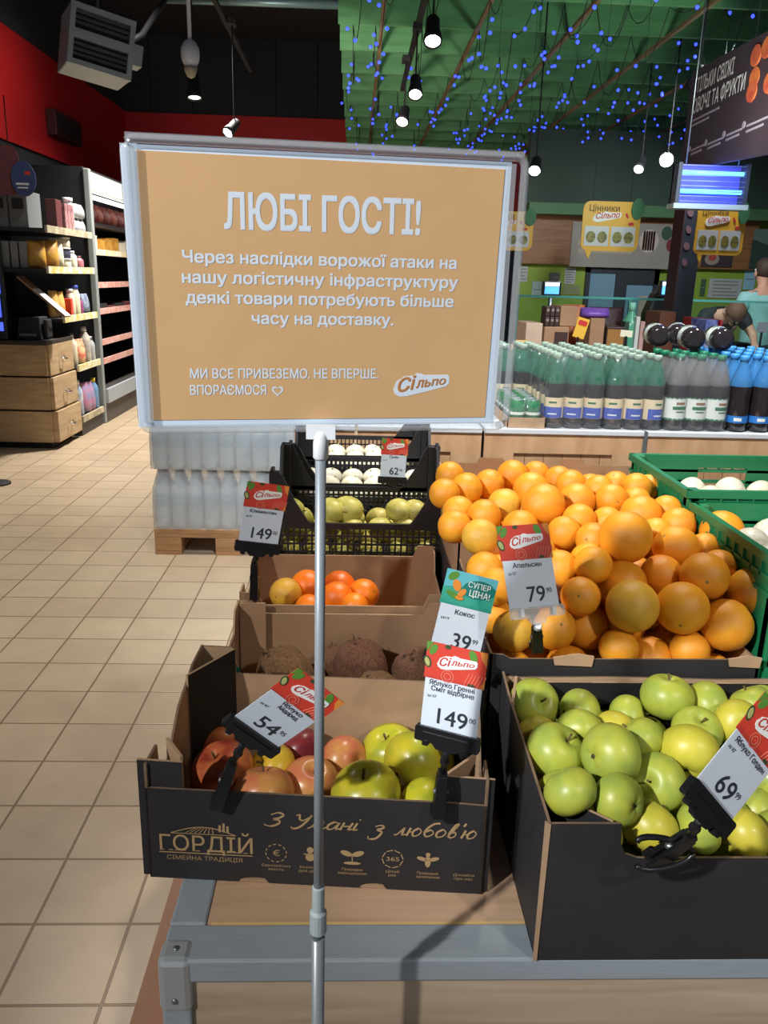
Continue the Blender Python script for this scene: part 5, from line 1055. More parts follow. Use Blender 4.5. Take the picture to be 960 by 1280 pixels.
# ------------------------------------------------------------------ pallet of water
pal = thing('wooden_pallet', 'wooden pallet under the wrapped water bottles on the floor tiles', 'pallet', (-.67, 4.86, 0))
pw_ = wood('pallet_wood', S(190, 148, 104), S(160, 118, 78), stretch=(2, 10, 10))
x0, x1, y0, y1 = -1.075, -.275, 4.26, 5.46
for yy_ in (y0, (y0+y1)/2-.05, y1-.1): MB().box(x0, x1, yy_, yy_+.1, .10, .122).build('crossboard', pw_, pal, bevel=.003)
for xx in (x0, x0+.33, x1-.145):
    MB().box(xx, xx+.145, y0, y1, 0, .022).build('bottom_board', pw_, pal, bevel=.003)
    for yy_ in (y0, (y0+y1)/2-.05, y1-.1): MB().box(xx, xx+.145, yy_, yy_+.1, .022, .10).build('block', pw_, pal, bevel=.004)
for k in range(5): MB().box(x0, x1, y0+.265*k, y0+.265*k+.14, .122, .148).build('deck_board', pw_, pal, bevel=.003)
def bottle_proto(name, r, h, mlow, mup, mcap, mlabel, lz, zsplit, label2=None, neck=.36, ribs=False, band=None):
    prof = [(r*.55, 0), (r*.92, .006), (r, .03)]
    if ribs:
        k = .05
        while k < h*.55: prof += [(r, k), (r*.95, k+.008), (r, k+.016)]; k += .03
    else: prof += [(r, h*.30), (r*.97, h*.42), (r, h*.52)]
    prof += [(r, h*.60), (r*.93, h*.68), (r*.75, h*.77), (r*.50, h*.86), (r*neck, h*.91), (r*neck, h*.93)]
    o = MB().lathe(prof, 14, mz=lambda z: 0 if z < zsplit else 1).build(name, [mlow, mup])
    MB().lathe([(r*neck*1.15, h*.925), (r*neck*1.2, h*.995), (r*neck*1.05, h), (.0005, h)], 12).build('cap', mcap, o)
    if mlabel:
        lb = MB().lathe([(r*1.012, lz[0]), (r*1.012, lz[1])], 14, caps=False).build('label', mlabel, o)
        if band:
            for (za, zb, mm, w_) in band:
                mb = MB(); n = 8
                vs = []
                for i in range(n+1):
                    a = -math.pi/2 + (i/n-.5)*w_
                    for z in (za, zb): vs.append((r*1.02*math.cos(a), r*1.02*math.sin(a), z))
                mb.add(vs, [(2*i, 2*i+2, 2*i+3, 2*i+1) for i in range(n)], 0, True).build('label_print', mm, lb)
    return kids(o)
wat = mat('clear_water_bottle', S(214, 226, 230), .14, alpha=.74, spec=.8, bump=.2, bscale=30)
wfilm = see_through('cloudy_pallet_film', (.95, .97, .98, 1), .10, .16, .40, .8, 22.)
wlab = mat('pale_blue_label', S(160, 196, 214), .4, alpha=.8)
wcap = mat('pale_cap', S(200, 214, 220), .4)
wb = bottle_proto('water_bottle', .0435, .325, wat, wat, wcap, wlab, (.125, .195), .2, ribs=True)
for l in range(2):
    for j in range(4):
        for i in range(9):
            if j > 1 and i < 6: continue
            put(wb, (x0+.045+.0885*i, y0+.05+.09*j, .149+.334*l, 1), ('water bottle in the front row of the %s pallet layer, %s from the left' % (('bottom', 'top')[l], ORD[i])) if j == 0 else 'clear water bottle standing behind the front row on the pallet', 'bottle', 'water bottles on the pallet', (0, 0, random.uniform(0, 6)))
    fm_ = MB(); a, b, c, d = x0-.002, x1+.002, y0+.0, y0+.40
    z0_, z1_ = .149+.334*l, .149+.334*l+.331
    pts = []
    for t in range(25):      # film drawn into shallow flutes between the bottles
        x = a+(b-a)*t/24; pts.append((x, c+.006*math.cos(2*math.pi*(x-x0-.0)/.0885)))
    pts += [(b, d), (a, d)]
    n_ = len(pts); vs = []; zz = (0, .08, .16, .23, .28, .331)
    for k, z in enumerate(zz):
        s_ = (0, 0, 0, .004, .018, .03)[k]
        for x, y_ in pts: vs.append((min(max(x, a+s_), b-s_), y_+s_*(1 if y_ < c+.1 else -1), z0_+z))
    fm_.add(vs, [(k*n_+i, k*n_+(i+1) % n_, (k+1)*n_+(i+1) % n_, (k+1)*n_+i) for k in range(len(zz)-1) for i in range(n_)], 0, True)
    fm_.build('plastic_wrap', wfilm, loc=(x0, y0, z0_), label='crinkled clear wrap around the %s layer of water bottles on the pallet' % ('bottom', 'top')[l], cat='plastic wrap')
MB().box(x0+.01, x1-.01, y0+.012, y0+.38, .4805, .4825).build('cardboard_sheet', mat('layer_sheet', S(150, 140, 124), .7), loc=(-.67, 4.4, .4805), label='thin grey sheet between the two layers of water bottles', cat='sheet')
# ------------------------------------------------------------------ wood drink counters
cw = wood('counter_wood', S(206, 164, 124), S(182, 140, 100), stretch=(4, 4, 1), scale=3.5)
cwp = wood('counter_planks', S(194, 152, 112), S(172, 130, 92), stretch=(6, 4, 1), scale=3.5, plank=.082)
CY, CZ = 3.40, .895
ce = [at(366, 560, CY).x, at(445, 560, CY).x, at(603, 560, CY).x, at(805, 560, CY).x, at(1012, 560, CY).x]
nm = ('leftmost, partly behind the water pallet', 'behind the notice pole and the black crates', 'behind the oranges, carrying the bottles with beige labels', 'at the right, carrying the bottles with blue caps')
for k in range(4):
    a, b = ce[k]+.006, ce[k+1]-.006
    o = thing('display_counter', 'wood counter module with plank panel, '+nm[k], 'counter', ((a+b)/2, CY+.4, 0), group='wood counters behind the fruit')
    MB().box(a, b, CY-.01, CY+.86, CZ-.022, CZ-.0005).build('top_edge', mat('pale_counter_edge', S(206, 208, 210), .4), o, bevel=.003)
    mb = MB(); z1 = CZ-.022
    mb.box(a, b, CY, CY+.02, z1-.085, z1).box(a, a+.13, CY, CY+.02, .1, z1-.085).box(b-.13, b, CY, CY+.02, .1, z1-.085).box(a+.13, b-.13, CY, CY+.02, .1, .2)
    mb.build('front_frame', cw, o)
    MB().box(a+.13, b-.13, CY+.012, CY+.03, .2, z1-.085).build('plank_panel', cwp, o)
    MB().box(a+.01, b-.01, CY+.03, CY+.85, .1, z1).build('carcass', mat('dark_gap', S(70, 56, 46), .8), o)
    MB().box(a+.02, b-.02, CY+.04, CY+.84, 0, .1).build('plinth', matteblack, o)
    if k == 2: MB().box(b-.004, b+.012, CY-.012, CY+.01, .1, CZ-.001).build('joint_profile', steel, o)
# drink bottles
kv_low = mat('dark_drink', S(40, 34, 36), .12, coat=.3)
kv_up = mat('green_tinted_bottle', S(40, 108, 80), .08, alpha=.72, spec=.9)
kv_clear = mat('smoky_bottle', S(130, 126, 122), .08, alpha=.55, spec=.9)
bl_up = mat('blue_tinted_bottle', S(70, 134, 190), .08, alpha=.72, spec=.9)
beige_l = mat('beige_label', S(226, 206, 168), .5); blue_l = mat('blue_print', S(62, 86, 176), .5); white_l = mat('white_label', S(228, 230, 220), .5); green_l = mat('green_print', S(40, 112, 76), .5)
blue_band = mat('bright_blue_label', S(44, 116, 190), .5); gcap = mat('green_cap', S(30, 120, 84), .4); bcap = mat('light_blue_cap', S(70, 150, 214), .4); brownp = mat('brown_print', S(150, 104, 70), .5)
k1 = bottle_proto('drink_bottle', .0425, .318, kv_low, kv_up, mat('pale_green_cap', S(150, 170, 150), .4), beige_l, (.045, .132), .185, band=[(.046, .092, blue_l, 2.1), (.108, .116, green_l, .8), (.060, .066, white_l, .9)])
k2 = bottle_proto('drink_bottle', .0455, .325, kv_low, kv_clear, gcap, white_l, (.050, .142), .19, band=[(.046, .054, green_l, 3.2), (.138, .143, green_l, 3.2), (.092, .106, green_l, 1.5), (.114, .124, brownp, .9), (.080, .085, green_l, .8)])
k3 = bottle_proto('drink_bottle', .0455, .325, kv_low, bl_up, bcap, blue_band, (.040, .070), .20, band=[(.048, .062, white_l, .7)])
cx = [at(p, 520, CY+.06).x for p in (691, 715.5, 740, 765, 790, 814)]
RW = ('front', 'second', 'third', 'fourth', 'fifth', 'sixth', 'seventh', 'eighth')
for j in range(8):
    for i, x in enumerate(cx):
        put(k1, (x, CY+.06+.089*j, CZ, 1), 'dark drink bottle with beige and blue label, %s row, %s from the left' % (RW[j], ORD[i]), 'bottle', 'beige labelled drink bottles', (0, 0, random.uniform(-.5, .5)))
cx2 = [at(p, 520, CY+.06).x for p in (842, 868, 893)]
for j in range(4):
    for i, x in enumerate(cx2):
        put(k2, (x, CY+.062+.094*j, CZ, 1), 'dark drink bottle with green cap and white label, %s row, %s from the left' % (RW[j], ORD[i]), 'bottle', 'white labelled drink bottles', (0, 0, random.uniform(-.4, .4)))
cx3 = [at(p, 520, CY+.06).x for p in (921, 949, 977, 1004)]
for j in range(7):
    for i, x in enumerate(cx3):
        put(k3, (x, CY+.062+.094*j, CZ, 1), 'blue capped dark drink bottle, %s row, %s from the left' % (RW[j], ORD[i]), 'bottle', 'blue capped drink bottles', (0, 0, random.uniform(-.4, .4)))
for k, (px, py, Y) in enumerate(((812, 432, 3.93), (853, 441, 3.80), (888, 441, 3.80), (835, 425, 4.08))):
    p = at(px, py, Y); l = ('leftmost dark bottle lying on the standing bottles, its base to the viewer', 'middle dark bottle lying on the standing bottles, its base to the viewer', 'rightmost dark bottle lying on the standing bottles, beside the blue caps', 'dark bottle lying farther back between the left and middle lying bottles')[k]
    put(k2, (p.x, p.y-.12, max(p.z, CZ+.325+.05), 1.15), l, 'bottle', 'lying drink bottles', (-math.pi/2, 0, -.26+random.uniform(-.1, .1)))
def filmpack(x0, x1, y0, y1, z0, h, label, sh=.55):
    mb = MB(); vs = []; zz = (0, h*.4, h*.62, h*.8, h*.93, h); ins = (0, 0, .002, .012, .02, .028)
    base = rrect(x0, x1, y0, y1, .035, 5); n = len(base)
    for z, s_ in zip(zz, ins):
        for x, y_ in base:
            cx_, cy_ = (x0+x1)/2, (y0+y1)/2
            vs.append((cx_+(x-cx_)*(1-2*s_/(x1-x0)), cy_+(y_-cy_)*(1-2*s_/(y1-y0)), z0+z))
    mb.add(vs, [(k*n+i, k*n+(i+1) % n, (k+1)*n+(i+1) % n, (k+1)*n+i) for k in range(len(zz)-1) for i in range(n)], 0, True)
    return mb.build('shrink_wrap', film, loc=((x0+x1)/2, (y0+y1)/2, z0), label=label, cat='shrink wrap', group='shrink wrap around drink packs')
for k, (a, b) in enumerate(((cx[0], cx[2]), (cx[3], cx[5]))):
    for j in range(4): filmpack(a-.044, b+.044, CY+.06-.044+.178*j, CY+.06+.089+.044+.178*j, CZ+.001, .312, 'clear wrap around the %s pack of beige labelled bottles, %s pack row' % (('left', 'right')[k], RW[j]))
filmpack(cx2[0]-.047, cx2[2]+.047, CY+.014, CY+.205, CZ+.001, .322, 'clear wrap around the front pack of white labelled bottles')
# can pack and bottles at the left of the counter
canm = mat('green_can', S(44, 120, 80), .35, .3, col2=S(90, 150, 110), vscale=30); cant = mat('can_lid', S(200, 206, 206), .3, .7)
cproto = MB().lathe([(.026, 0), (.033, .008), (.033, .098), (.027, .110), (.027, .112), (.001, .109)], 14).build('drink_can', canm); MB().lathe([(.0275, .1125), (.024, .1128), (.0005, .1105)], 12).build('lid', cant, cproto); MB().lathe([(.0336, .05), (.0336, .062)], 14, caps=False).build('white_band', white_l, cproto); kids(cproto)
bx = at(632, 530, CY+.05).x
tr = MB().box(bx, bx+.165, CY+.012, CY+.42, CZ+.0005, CZ+.004).box(bx, bx+.165, CY+.012, CY+.016, CZ+.004, CZ+.045).box(bx+.161, bx+.165, CY+.012, CY+.42, CZ+.004, CZ+.045).box(bx, bx+.004, CY+.012, CY+.42, CZ+.004, CZ+.045).build('cardboard_tray', kraft, loc=(bx, CY, CZ), label='kraft tray holding the green cans left of the drink bottles', cat='tray')
for j in range(6):
    for i in range(2): put(cproto, (bx+.046+.068*i, CY+.055+.067*j, CZ+.0045, 1), 'green drink can in the kraft tray, %s row, %s one' % (RW[j], ('left', 'right')[i]), 'can', 'green cans in the kraft tray', (0, 0, random.uniform(0, 6)))
filmpack(bx+.008, bx+.157, CY+.018, CY+.415, CZ+.005, .118, 'clear wrap over the green cans')
for j in range(3):
    for i in range(3): put(k1, (bx+.0+.089*i-.03, CY+.50+.092*j, CZ, 1), 'dark green necked bottle behind the green cans, %s row, %s from the left' % (RW[j], ORD[i]), 'bottle', 'bottles behind the green cans', (0, 0, random.uniform(-.4, .4)))
filmpack(bx-.075, bx+.195, CY+.454, CY+.73, CZ+.001, .315, 'clear wrap around the bottles behind the green cans')
# ------------------------------------------------------------------ island with cartons behind the drinks
IZ = .90
isl = thing('display_island', 'dark edged island table of groceries behind the drink bottles', 'table', (3.2, 5.6, 0))
MB().box(1.1, 5.2, 5.05, 6.3, IZ-.05, IZ).build('tabletop', mat('island_top', S(160, 128, 96), .6), isl)
MB().box(1.15, 5.15, 5.1, 6.25, .08, IZ-.05).build('body', mat('island_body', S(96, 74, 56), .7), isl)
MB().box(1.2, 5.1, 5.15, 6.2, 0, .08).build('plinth', matteblack, isl)
def cbox(px0, px1, py0, py1, Y, d, m, label, name='carton', cat='box', base=IZ, panel=None, zb=None, group=None, inset=None):
    a, b = at(px0, py1, Y), at(px1, py0, Y); z0 = b_ = base if zb is None else zb
    o = MB().box(a.x, b.x, Y, Y+d, z0, b.z).build(name, m, loc=((a.x+b.x)/2, Y+d/2, z0), label=label, cat=cat, group=group, bevel=.006)
    z1 = b.z
    MB().box(a.x+.004, b.x-.004, Y+d*.47, Y+d*.53, z1+.0004, z1+.0015).build('tape_strip', mat('brown_tape', S(150, 120, 86), .4), o)
    if panel: MB().box(a.x+(b.x-a.x)*panel[0], a.x+(b.x-a.x)*panel[1], Y-.003, Y-.0005, z0+(z1-z0)*panel[2], z0+(z1-z0)*panel[3]).build('side_print', panel[4], o)
    return o, z1
lk = mat('light_carton', S(206, 176, 150), .75, var=.1); mk = mat('mid_carton', S(172, 132, 98), .75, var=.1); brownpack = mat('dark_brown_pack', S(66, 44, 40), .5)
_, zA = cbox(656, 679, 404, 432, 5.3, .3, lk, 'pale pinkish carton left on the island behind the bottles')
_, zB = cbox(679, 712, 409, 432, 5.35, .35, mk, 'kraft carton with a dark printed square, under the tall carton', panel=(.42, .95, .25, .9, brownpack))
cbox(699, 722, 383, 409, 5.4, .3, mk, 'tall kraft carton stacked behind the yellow card', zb=zB+.002)
for k in range(6):
    a = at(681+6*(k % 3), 408, 5.36); h = .062
    carton(a.x, a.x+.028, 5.36, 5.5, zB+.0015+.064*(k//3), zB+.0625+.064*(k//3), brownpack, 'dark brown packet left of the tall carton, %s row, %s from the left' % (('lower', 'upper')[k//3], ORD[k % 3]), 'packet', 'coffee_packet', panel=mat('grey_print', S(150, 130, 120), .5), group='dark brown packets on the kraft carton')
cbox(736, 757, 398, 428, 5.5, .3, mk, 'kraft carton with a purple bag on top')
p = at(742, 402, 5.6); purp = mat('purple_bag', S(120, 80, 170), .4, bump=.4, bscale=30)
pouch(p.x, 5.6, at(736, 398, 5.5).z+.002, .20, .14, .065, purp, 'shiny purple bag lying on the kraft carton', 'bag', 'plastic_bag')
p = at(726, 396, 5.7); pouch(p.x, 5.9, IZ, .16, .12, at(726, 381, 5.9).z-IZ, mat('red_yellow_bag', S(190, 60, 60), .45, col2=S(210, 150, 70), vscale=14), 'red bag behind the tall kraft carton')
p = at(760, 388, 6.0); pouch(p.x, 6.05, IZ, .26, .14, at(762, 384, 6.05).z-IZ, mat('dark_brown_bag', S(70, 42, 46), .5, bump=.4), 'dark brown bag right of the purple bag')
for k, (px, m_) in enumerate(((647, 'yellow'), (655, 'yellow'), (650, 'blue'), (659, 'blue'))):
    p = at(px, 420, 5.15); pouch(p.x+.0, 5.12+.1*(k % 2), IZ, .09, .07, (.22, .24, .13, .12)[k], mat('bright_%s_bag' % m_, S(222, 190, 60) if m_ == 'yellow' else S(60, 80, 150), .4, col2=S(210, 160, 110), vscale=16), '%s snack bag at the left end of the island, %s' % (m_, ('rear', 'nearer')[k % 2] if m_ == 'yellow' else ('low left', 'low right')[k % 2]), rz=.2*k)
def sign_card(px0, py0, px1, py1, Y, m, label, tilt=-.2, red=True, name='price_card', base=IZ, lean=.25):
    a, b = at(px0, py1, Y), at(px1, py0, Y); w_ = b.x-a.x; h = b.z-a.z
    T = Matrix.Translation(((a.x+b.x)/2, Y, a.z)) @ Matrix.Rotation(lean, 4, 'Y')
    o = thing(name, label, 'sign card', ((a.x+b.x)/2, Y, base))
    c = MB().prism([(-w_/2, 0), (w_/2, 0), (w_/2, h), (-w_/2, h)], 0, .004).build('card', m, o, M=T)
    if red: MB().prism(rrect(-w_*.38, w_*.38, h*.62, h*.88, h*.08), -.002, 0).build('red_print', logo_red, c, M=T)
    MB().box((a.x+b.x)/2-.006, (a.x+b.x)/2+.006, Y-.003, Y+.003, base, a.z+.005).build('stand', blackpl, o)
    return o
ylw = mat('yellow_card', S(232, 180, 60), .5)
sign_card(715, 397, 732, 422, 5.18, ylw, 'orange yellow price card standing before the kraft cartons')
sign_card(775, 413, 791, 421, 5.15, mat('cream_card', S(226, 220, 190), .5), 'small cream price card right of the purple bag', red=False, lean=.05)
flat = mat('flat_pack_pink', S(190, 130, 130), .5, col2=S(150, 80, 90), vscale=20)
for k in range(6):
    a = at(722+22*k, 425, 5.15).x; carton(a, a+.11, 5.12, 5.3, IZ+.0005, IZ+.05+.01*(k % 2), (flat, mk, wine)[k % 3], '%s flat packet from the left along the front edge of the island' % ORD[k], 'packet', 'flat_packet', group='flat packets along the island front')
cbox(757, 782, 409, 428, 5.6, .3, brownpack, 'low dark tray box behind the cream price card', panel=(.05, .95, .55, .95, mat('ochre_print', S(170, 120, 60), .5)))
jar(at(789, 400, 5.8).x, 5.8, IZ, .07, at(789, 378, 5.8).z-IZ, mat('mint_green_bottle', S(110, 200, 160), .2, alpha=.75), mat('mint_cap', S(150, 220, 190), .4), 'translucent mint green flask standing on the island', 'bottle', 'flask', neck=.3)
for k, (px, py0, m_, l) in enumerate(((797, 396, white_l, 'white'), (803, 402, mat('pale_pink_pack', S(214, 170, 160), .5), 'pale pink'), (783, 402, mat('dark_green_pack', S(50, 76, 62), .5), 'dark green'))):
    a = at(px-4, 425, 5.7); b = at(px+4, py0, 5.7); carton(a.x, b.x, 5.7, 5.8, IZ+.0005, b.z, m_, '%s little pack near the mint green flask' % l, 'packet', 'small_packet')
cbox(822, 846, 390, 420, 5.9, .3, mat('red_brown_box', S(126, 78, 56), .6), 'reddish brown box left of the dark column')
cbox(868, 884, 398, 424, 5.6, .25, mat('red_box', S(170, 44, 52), .5), 'red box right of the dark column')
cbox(880, 898, 400, 424, 5.4, .25, mat('blue_pack', S(70, 90, 180), .5, col2=S(150, 160, 210), vscale=20), 'blue printed box in front of the red box', panel=(.1, .7, .3, .8, mat('pale_blue_print', S(160, 180, 220), .5)))
cbox(898, 904, 400, 424, 5.42, .25, mat('red_pack', S(200, 50, 60), .5), 'narrow red box beside the blue printed box')
for k in range(6): pouch(at(905+11*k, 418, 5.3).x, 5.25+.05*(k % 2), IZ, .14, .10, .10+.01*(k % 3), mat('mint_plastic_pack', S(150, 206, 200), .2, alpha=.8, bump=.4, bscale=30), 'pale mint plastic pack, %s from the left before the person in the teal shirt' % ORD[k], 'pack', 'plastic_pack', group='mint plastic packs')
for k in range(4): pouch(at(850+13*k, 424, 5.15).x, 5.13, IZ, .14, .1, .07, mat('olive_pack', S(150, 150, 50), .45), 'olive green packet behind the lying bottles, %s from the left' % ORD[k], 'packet', 'olive_packet', group='olive packets')
sign_card(946, 403, 960, 416, 4.9, mat('grey_card', S(110, 116, 122), .5), 'grey price card at the right edge behind the blue caps', red=False, base=CZ-.0, lean=0.)
# ------------------------------------------------------------------ service counter with glass
sc2 = thing('service_counter', 'long service counter with a glass screen before the lime wall', 'counter', (3.6, 7.4, 0))
MB().box(1.35, 6.5, 7.05, 7.7, .86, .92).build('worktop', mat('pale_worktop', S(170, 166, 156), .4), sc2)
MB().box(1.4, 6.45, 7.12, 7.65, 0, .86).build('front_body', mat('counter_body', S(86, 92, 70), .6), sc2)
MB().box(1.38, 3.62, 7.02, 7.032, .92, 1.372).build('glass_screen', see_through('tinted_glass', (.86, .94, .91, 1), .03, .05), sc2)
MB().box(1.37, 3.63, 7.015, 7.04, 1.372, 1.39).box(1.365, 1.385, 7.015, 7.04, .92, 1.372).box(2.32, 2.335, 7.015, 7.04, .92, 1.372).build('glass_edge', mat('teal_glass_edge', S(80, 150, 140), .2), sc2)
def monitor(px, py, Y, w_, h, label, base):
    p = at(px, py, Y); o = thing('monitor', label, 'monitor', (p.x, Y, base))
    MB().box(p.x-w_/2, p.x+w_/2, Y, Y+.04, p.z-h/2, p.z+h/2).build('housing', blackpl, o, bevel=.006)
    MB().box(p.x-w_/2+.02, p.x+w_/2-.02, Y-.003, Y-.0005, p.z-h/2+.02, p.z+h*.15).build('screen', mat('lit_blue_screen', S(90, 170, 240), .3, emit=1.2), o)
    MB().box(p.x-w_/2+.02, p.x+w_/2-.02, Y-.003, Y-.0005, p.z+h*.17, p.z+h/2-.01).build('white_bar', mat('lit_white_bar', S(225, 235, 245), .3, emit=1.1), o)
    MB().tube([(p.x, Y+.03, base), (p.x, Y+.03, p.z-h/2+.02)], .02, 8).box(p.x-.08, p.x+.08, Y-.03, Y+.09, base, base+.012).build('stand', steel, o)
monitor(690, 361, 7.5, .17, .13, 'till monitor with a blue screen left before the lime wall', .92)
monitor(836, 361, 7.4, .16, .14, 'till monitor with a blue screen beside the dark column', .92)
mb = MB(); p = at(829, 372, 7.55); ho = thing('coffee_hood', 'black rounded machine hood behind the till monitor beside the column', 'machine', (p.x, 7.6, .92))
MB().prism([(p.x-.14, .92), (p.x+.12, .92), (p.x+.12, 1.52), (p.x+.02, 1.52), (p.x-.08, 1.42), (p.x-.14, 1.25)], 7.52, 7.7).build('hood', blackpl, ho, bevel=.02); MB().box(p.x-.1, p.x+.08, 7.515, 7.52, .98, 1.08).build('drip_panel', steel, ho)
def wallpanel(px0, py0, px1, py1, Y, m, label, cat='notice', name='paper_notice', d=.006, lines=0):
    a, b = at(px0, py1, Y), at(px1, py0, Y)
    o = MB().box(a.x, b.x, Y-d, Y, a.z, b.z).build(name, m, loc=((a.x+b.x)/2, Y, a.z), label=label, cat=cat)
    if lines:
        mb = MB()
        for k in range(lines):
            z = b.z-(b.z-a.z)*(k+.8)/(lines+.6); mb.box(a.x+(b.x-a.x)*.12, b.x-(b.x-a.x)*(.12+.2*(k % 3 == 2)), Y-d-.002, Y-d-.0003, z-.006, z+.006)
        mb.build('printed_lines', mat('grey_lines', S(120, 124, 122), .6), o)
    return o
grp = mat('grey_notice', S(170, 176, 172), .6)
wallpanel(705, 335, 720, 355, 9.99, grp, 'grey paper notice on the lime wall above the left till monitor', lines=6)
wallpanel(686, 341, 700, 352, 9.99, mat('dark_grey_panel', S(92, 98, 92), .5), 'dark grey panel on the lime wall left of the paper notice', 'panel', 'wall_panel', lines=1)
wallpanel(648, 333, 660, 352, 9.99, grp, 'grey notice at the sign edge on the lime wall', lines=4)
wallpanel(664, 352, 680, 372, 9.99, mat('pale_teal_panel', S(150, 176, 172), .5), 'pale panel on the lime wall beside the left till monitor', 'panel', 'wall_panel', lines=1)
wallpanel(703, 357, 726, 368, 9.985, mat('olive_strip_panel', S(126, 140, 82), .5), 'olive strip panel below the paper notice', 'panel', 'wall_panel', lines=2)
wallpanel(884, 349, 928, 372, 9.99, grp, 'wide pale grey board on the lime wall right of the column', 'board', 'wall_board', lines=5)
wallpanel(874, 349, 883, 370, 9.99, mat('dark_green_panel', S(60, 92, 66), .5), 'dark green panel right of the column beside the pale board', 'panel', 'wall_panel', lines=1)
# menu boards on the fascia
mbd = wallpanel(711, 281, 842, 333, 9.895, mat('grey_menu_board', S(150, 146, 136), .6, var=.1, vscale=4), 'grey menu board with a sliced meat picture on the brown fascia', 'menu board', 'menu_board', .02)
def onboard(parent, px0, py0, px1, py1, Y, m, name, shape=None):
    a, b = at(px0, py1, Y), at(px1, py0, Y); mb = MB()
    if shape == 'e': mb.prism(ell((a.x+b.x)/2, (a.z+b.z)/2, (b.x-a.x)/2, (b.z-a.z)/2, 20), Y-.003, Y)
    elif shape == 'slices':
        for k in range(5): 
            x = a.x+(b.x-a.x)*(k+.1)/5; mb.prism(rrect(x, x+(b.x-a.x)*.16, a.z, b.z, .02), Y-.003, Y)
    else: mb.box(a.x, b.x, Y-.003, Y, a.z, b.z)
    mb.build(name, m, parent)
onboard(mbd, 797, 287, 825, 316, 9.872, mat('plate_rim', S(190, 178, 166), .6), 'plate_picture', 'e')
onboard(mbd, 802, 289, 820, 313, 9.868, mat('meat_print', S(112, 50, 44), .6), 'meat_slices_picture', 'slices')
onboard(mbd, 832, 299, 842, 314, 9.872, mat('tomato_print', S(120, 40, 44), .6), 'tomato_picture', 'e')
onboard(mbd, 826, 283, 841, 300, 9.87, mat('herb_print', S(50, 80, 60), .6), 'herb_picture', 'e')
onboard(mbd, 722, 300, 760, 306, 9.873, mat('faint_print', S(170, 160, 140), .6), 'menu_text_bar')
onboard(mbd, 722, 312, 790, 316, 9.873, MATS['faint_print'], 'menu_text_bar')
mb2 = wallpanel(876, 316, 916, 333, 9.895, mat('dark_picture', S(58, 48, 52), .5), 'dark food picture with a round dish below the right yellow sign', 'picture', 'food_picture', .02)
onboard(mb2, 880, 317, 900, 331, 9.872, mat('dish_print', S(150, 140, 130), .5), 'dish_picture', 'e'); onboard(mb2, 885, 318, 896, 326, 9.868, mat('soup_print', S(170, 70, 60), .5), 'soup_picture', 'e')
gpan = wallpanel(936, 287, 975, 335, 9.9, mat('grey_green_panel', S(104, 126, 116), .5), 'grey green panel with a dark slope above the person in the teal shirt', 'panel', 'wall_panel', .02)
a, b = at(936, 335, 9.87), at(975, 300, 9.87); MB().prism([(a.x, a.z), (b.x, a.z), (b.x, b.z-.1), (a.x, b.z)], 9.872, 9.878).build('dark_slope', mat('dark_slope', S(48, 70, 62), .5), gpan)
wallpanel(928, 336, 946, 362, 9.99, mat('sky_blue_panel', S(140, 190, 206), .5), 'sky blue panel left of the head of the person in the teal shirt', 'panel', 'wall_panel', lines=1)
# hanging yellow bubble signs
ysm = mat('yellow_sign', S(228, 172, 52), .5); yph = mat('sign_photo', S(196, 196, 200), .4); ypg = mat('sign_photo_olive', S(150, 140, 60), .5, col2=S(90, 86, 40), vscale=40)
def bubble(px0, py0, px1, py1, Y, label):
    a, b = at(px0, py1, Y), at(px1, py0, Y); w_, h = b.x-a.x, b.z-a.z
    o = thing('bubble_sign', label, 'hanging sign', ((a.x+b.x)/2, Y, a.z), group='yellow bubble signs')
    T = Matrix.Translation((a.x, Y, a.z)) @ Matrix.Rotation(-.0, 4, 'Y')
    B = MB().prism(rrect(0, w_, 0, h, .05), 0, .012).prism([(w_*.08, 0.02), (w_*.12, -h*.10), (w_*.16, -h*.16), (w_*.22, .02)], .001, .011).build('board', ysm, o, M=T)
    text(B, 'sign_lettering', 'Цінники', w_*.10, w_*.62, h*.80, .042, mat('brown_ink', S(84, 56, 30), .6), y=-.002, bold=.01, M=T, world=True)
    blob(w_*.17, w_*.66, h*.58, h*.80, -.004, -.001, MB()).build('logo_badge', badge, B, M=T)
    text(B, 'logo_lettering', 'Сільпо', w_*.22, w_*.63, h*.645, .038, logo_red, y=-.006, bold=.03, shear=.2, slope=.012, M=T, world=True)
    for k in range(2):
        x = w_*(.05+.46*k); MB().box(x, x+w_*.42, -.003, -.0005, h*.10, h*.50).build('price_picture', yph, B, M=T)
        g = MB()
        for q in range(2): g.prism(ell(x+w_*(.11+.20*q), h*.28, w_*.085, h*.12, 12), -.005, -.003)
        g.build('fruit_picture', ypg, B, M=T)
    MB().prism(ell(w_*.93, h*.86, w_*.11, h*.22, 16), -.012, -.003).build('green_leaf_tag', mat('green_leaf_tag', S(58, 112, 76), .6), o, M=T)
    for pr in (ell(w_*.84, h*.56, w_*.05, h*.035, 12), ell(w_*.76, h*.72, w_*.02, h*.06, 10, .5)): MB().prism(pr, -.004, -.001).build('red_print', logo_red, B, M=T)
    MB().tube([(w_*.15, .006, h), (w_*.15, .006, 4.79-a.z)], .0014, 6).tube([(w_*.8, .006, h), (w_*.8, .006, 4.79-a.z)], .0014, 6).build('hanging_wire', wire, o, M=T)
bubble(725, 253, 803, 313, 6.0, 'yellow speech bubble sign hanging in the middle, left of the dark column')
bubble(866, 258, 935, 318, 6.35, 'yellow speech bubble sign right of the dark column under the blue lamp')
bubble(600, 265, 668, 312, 6.2, 'yellow speech bubble sign mostly hidden behind the notice board')
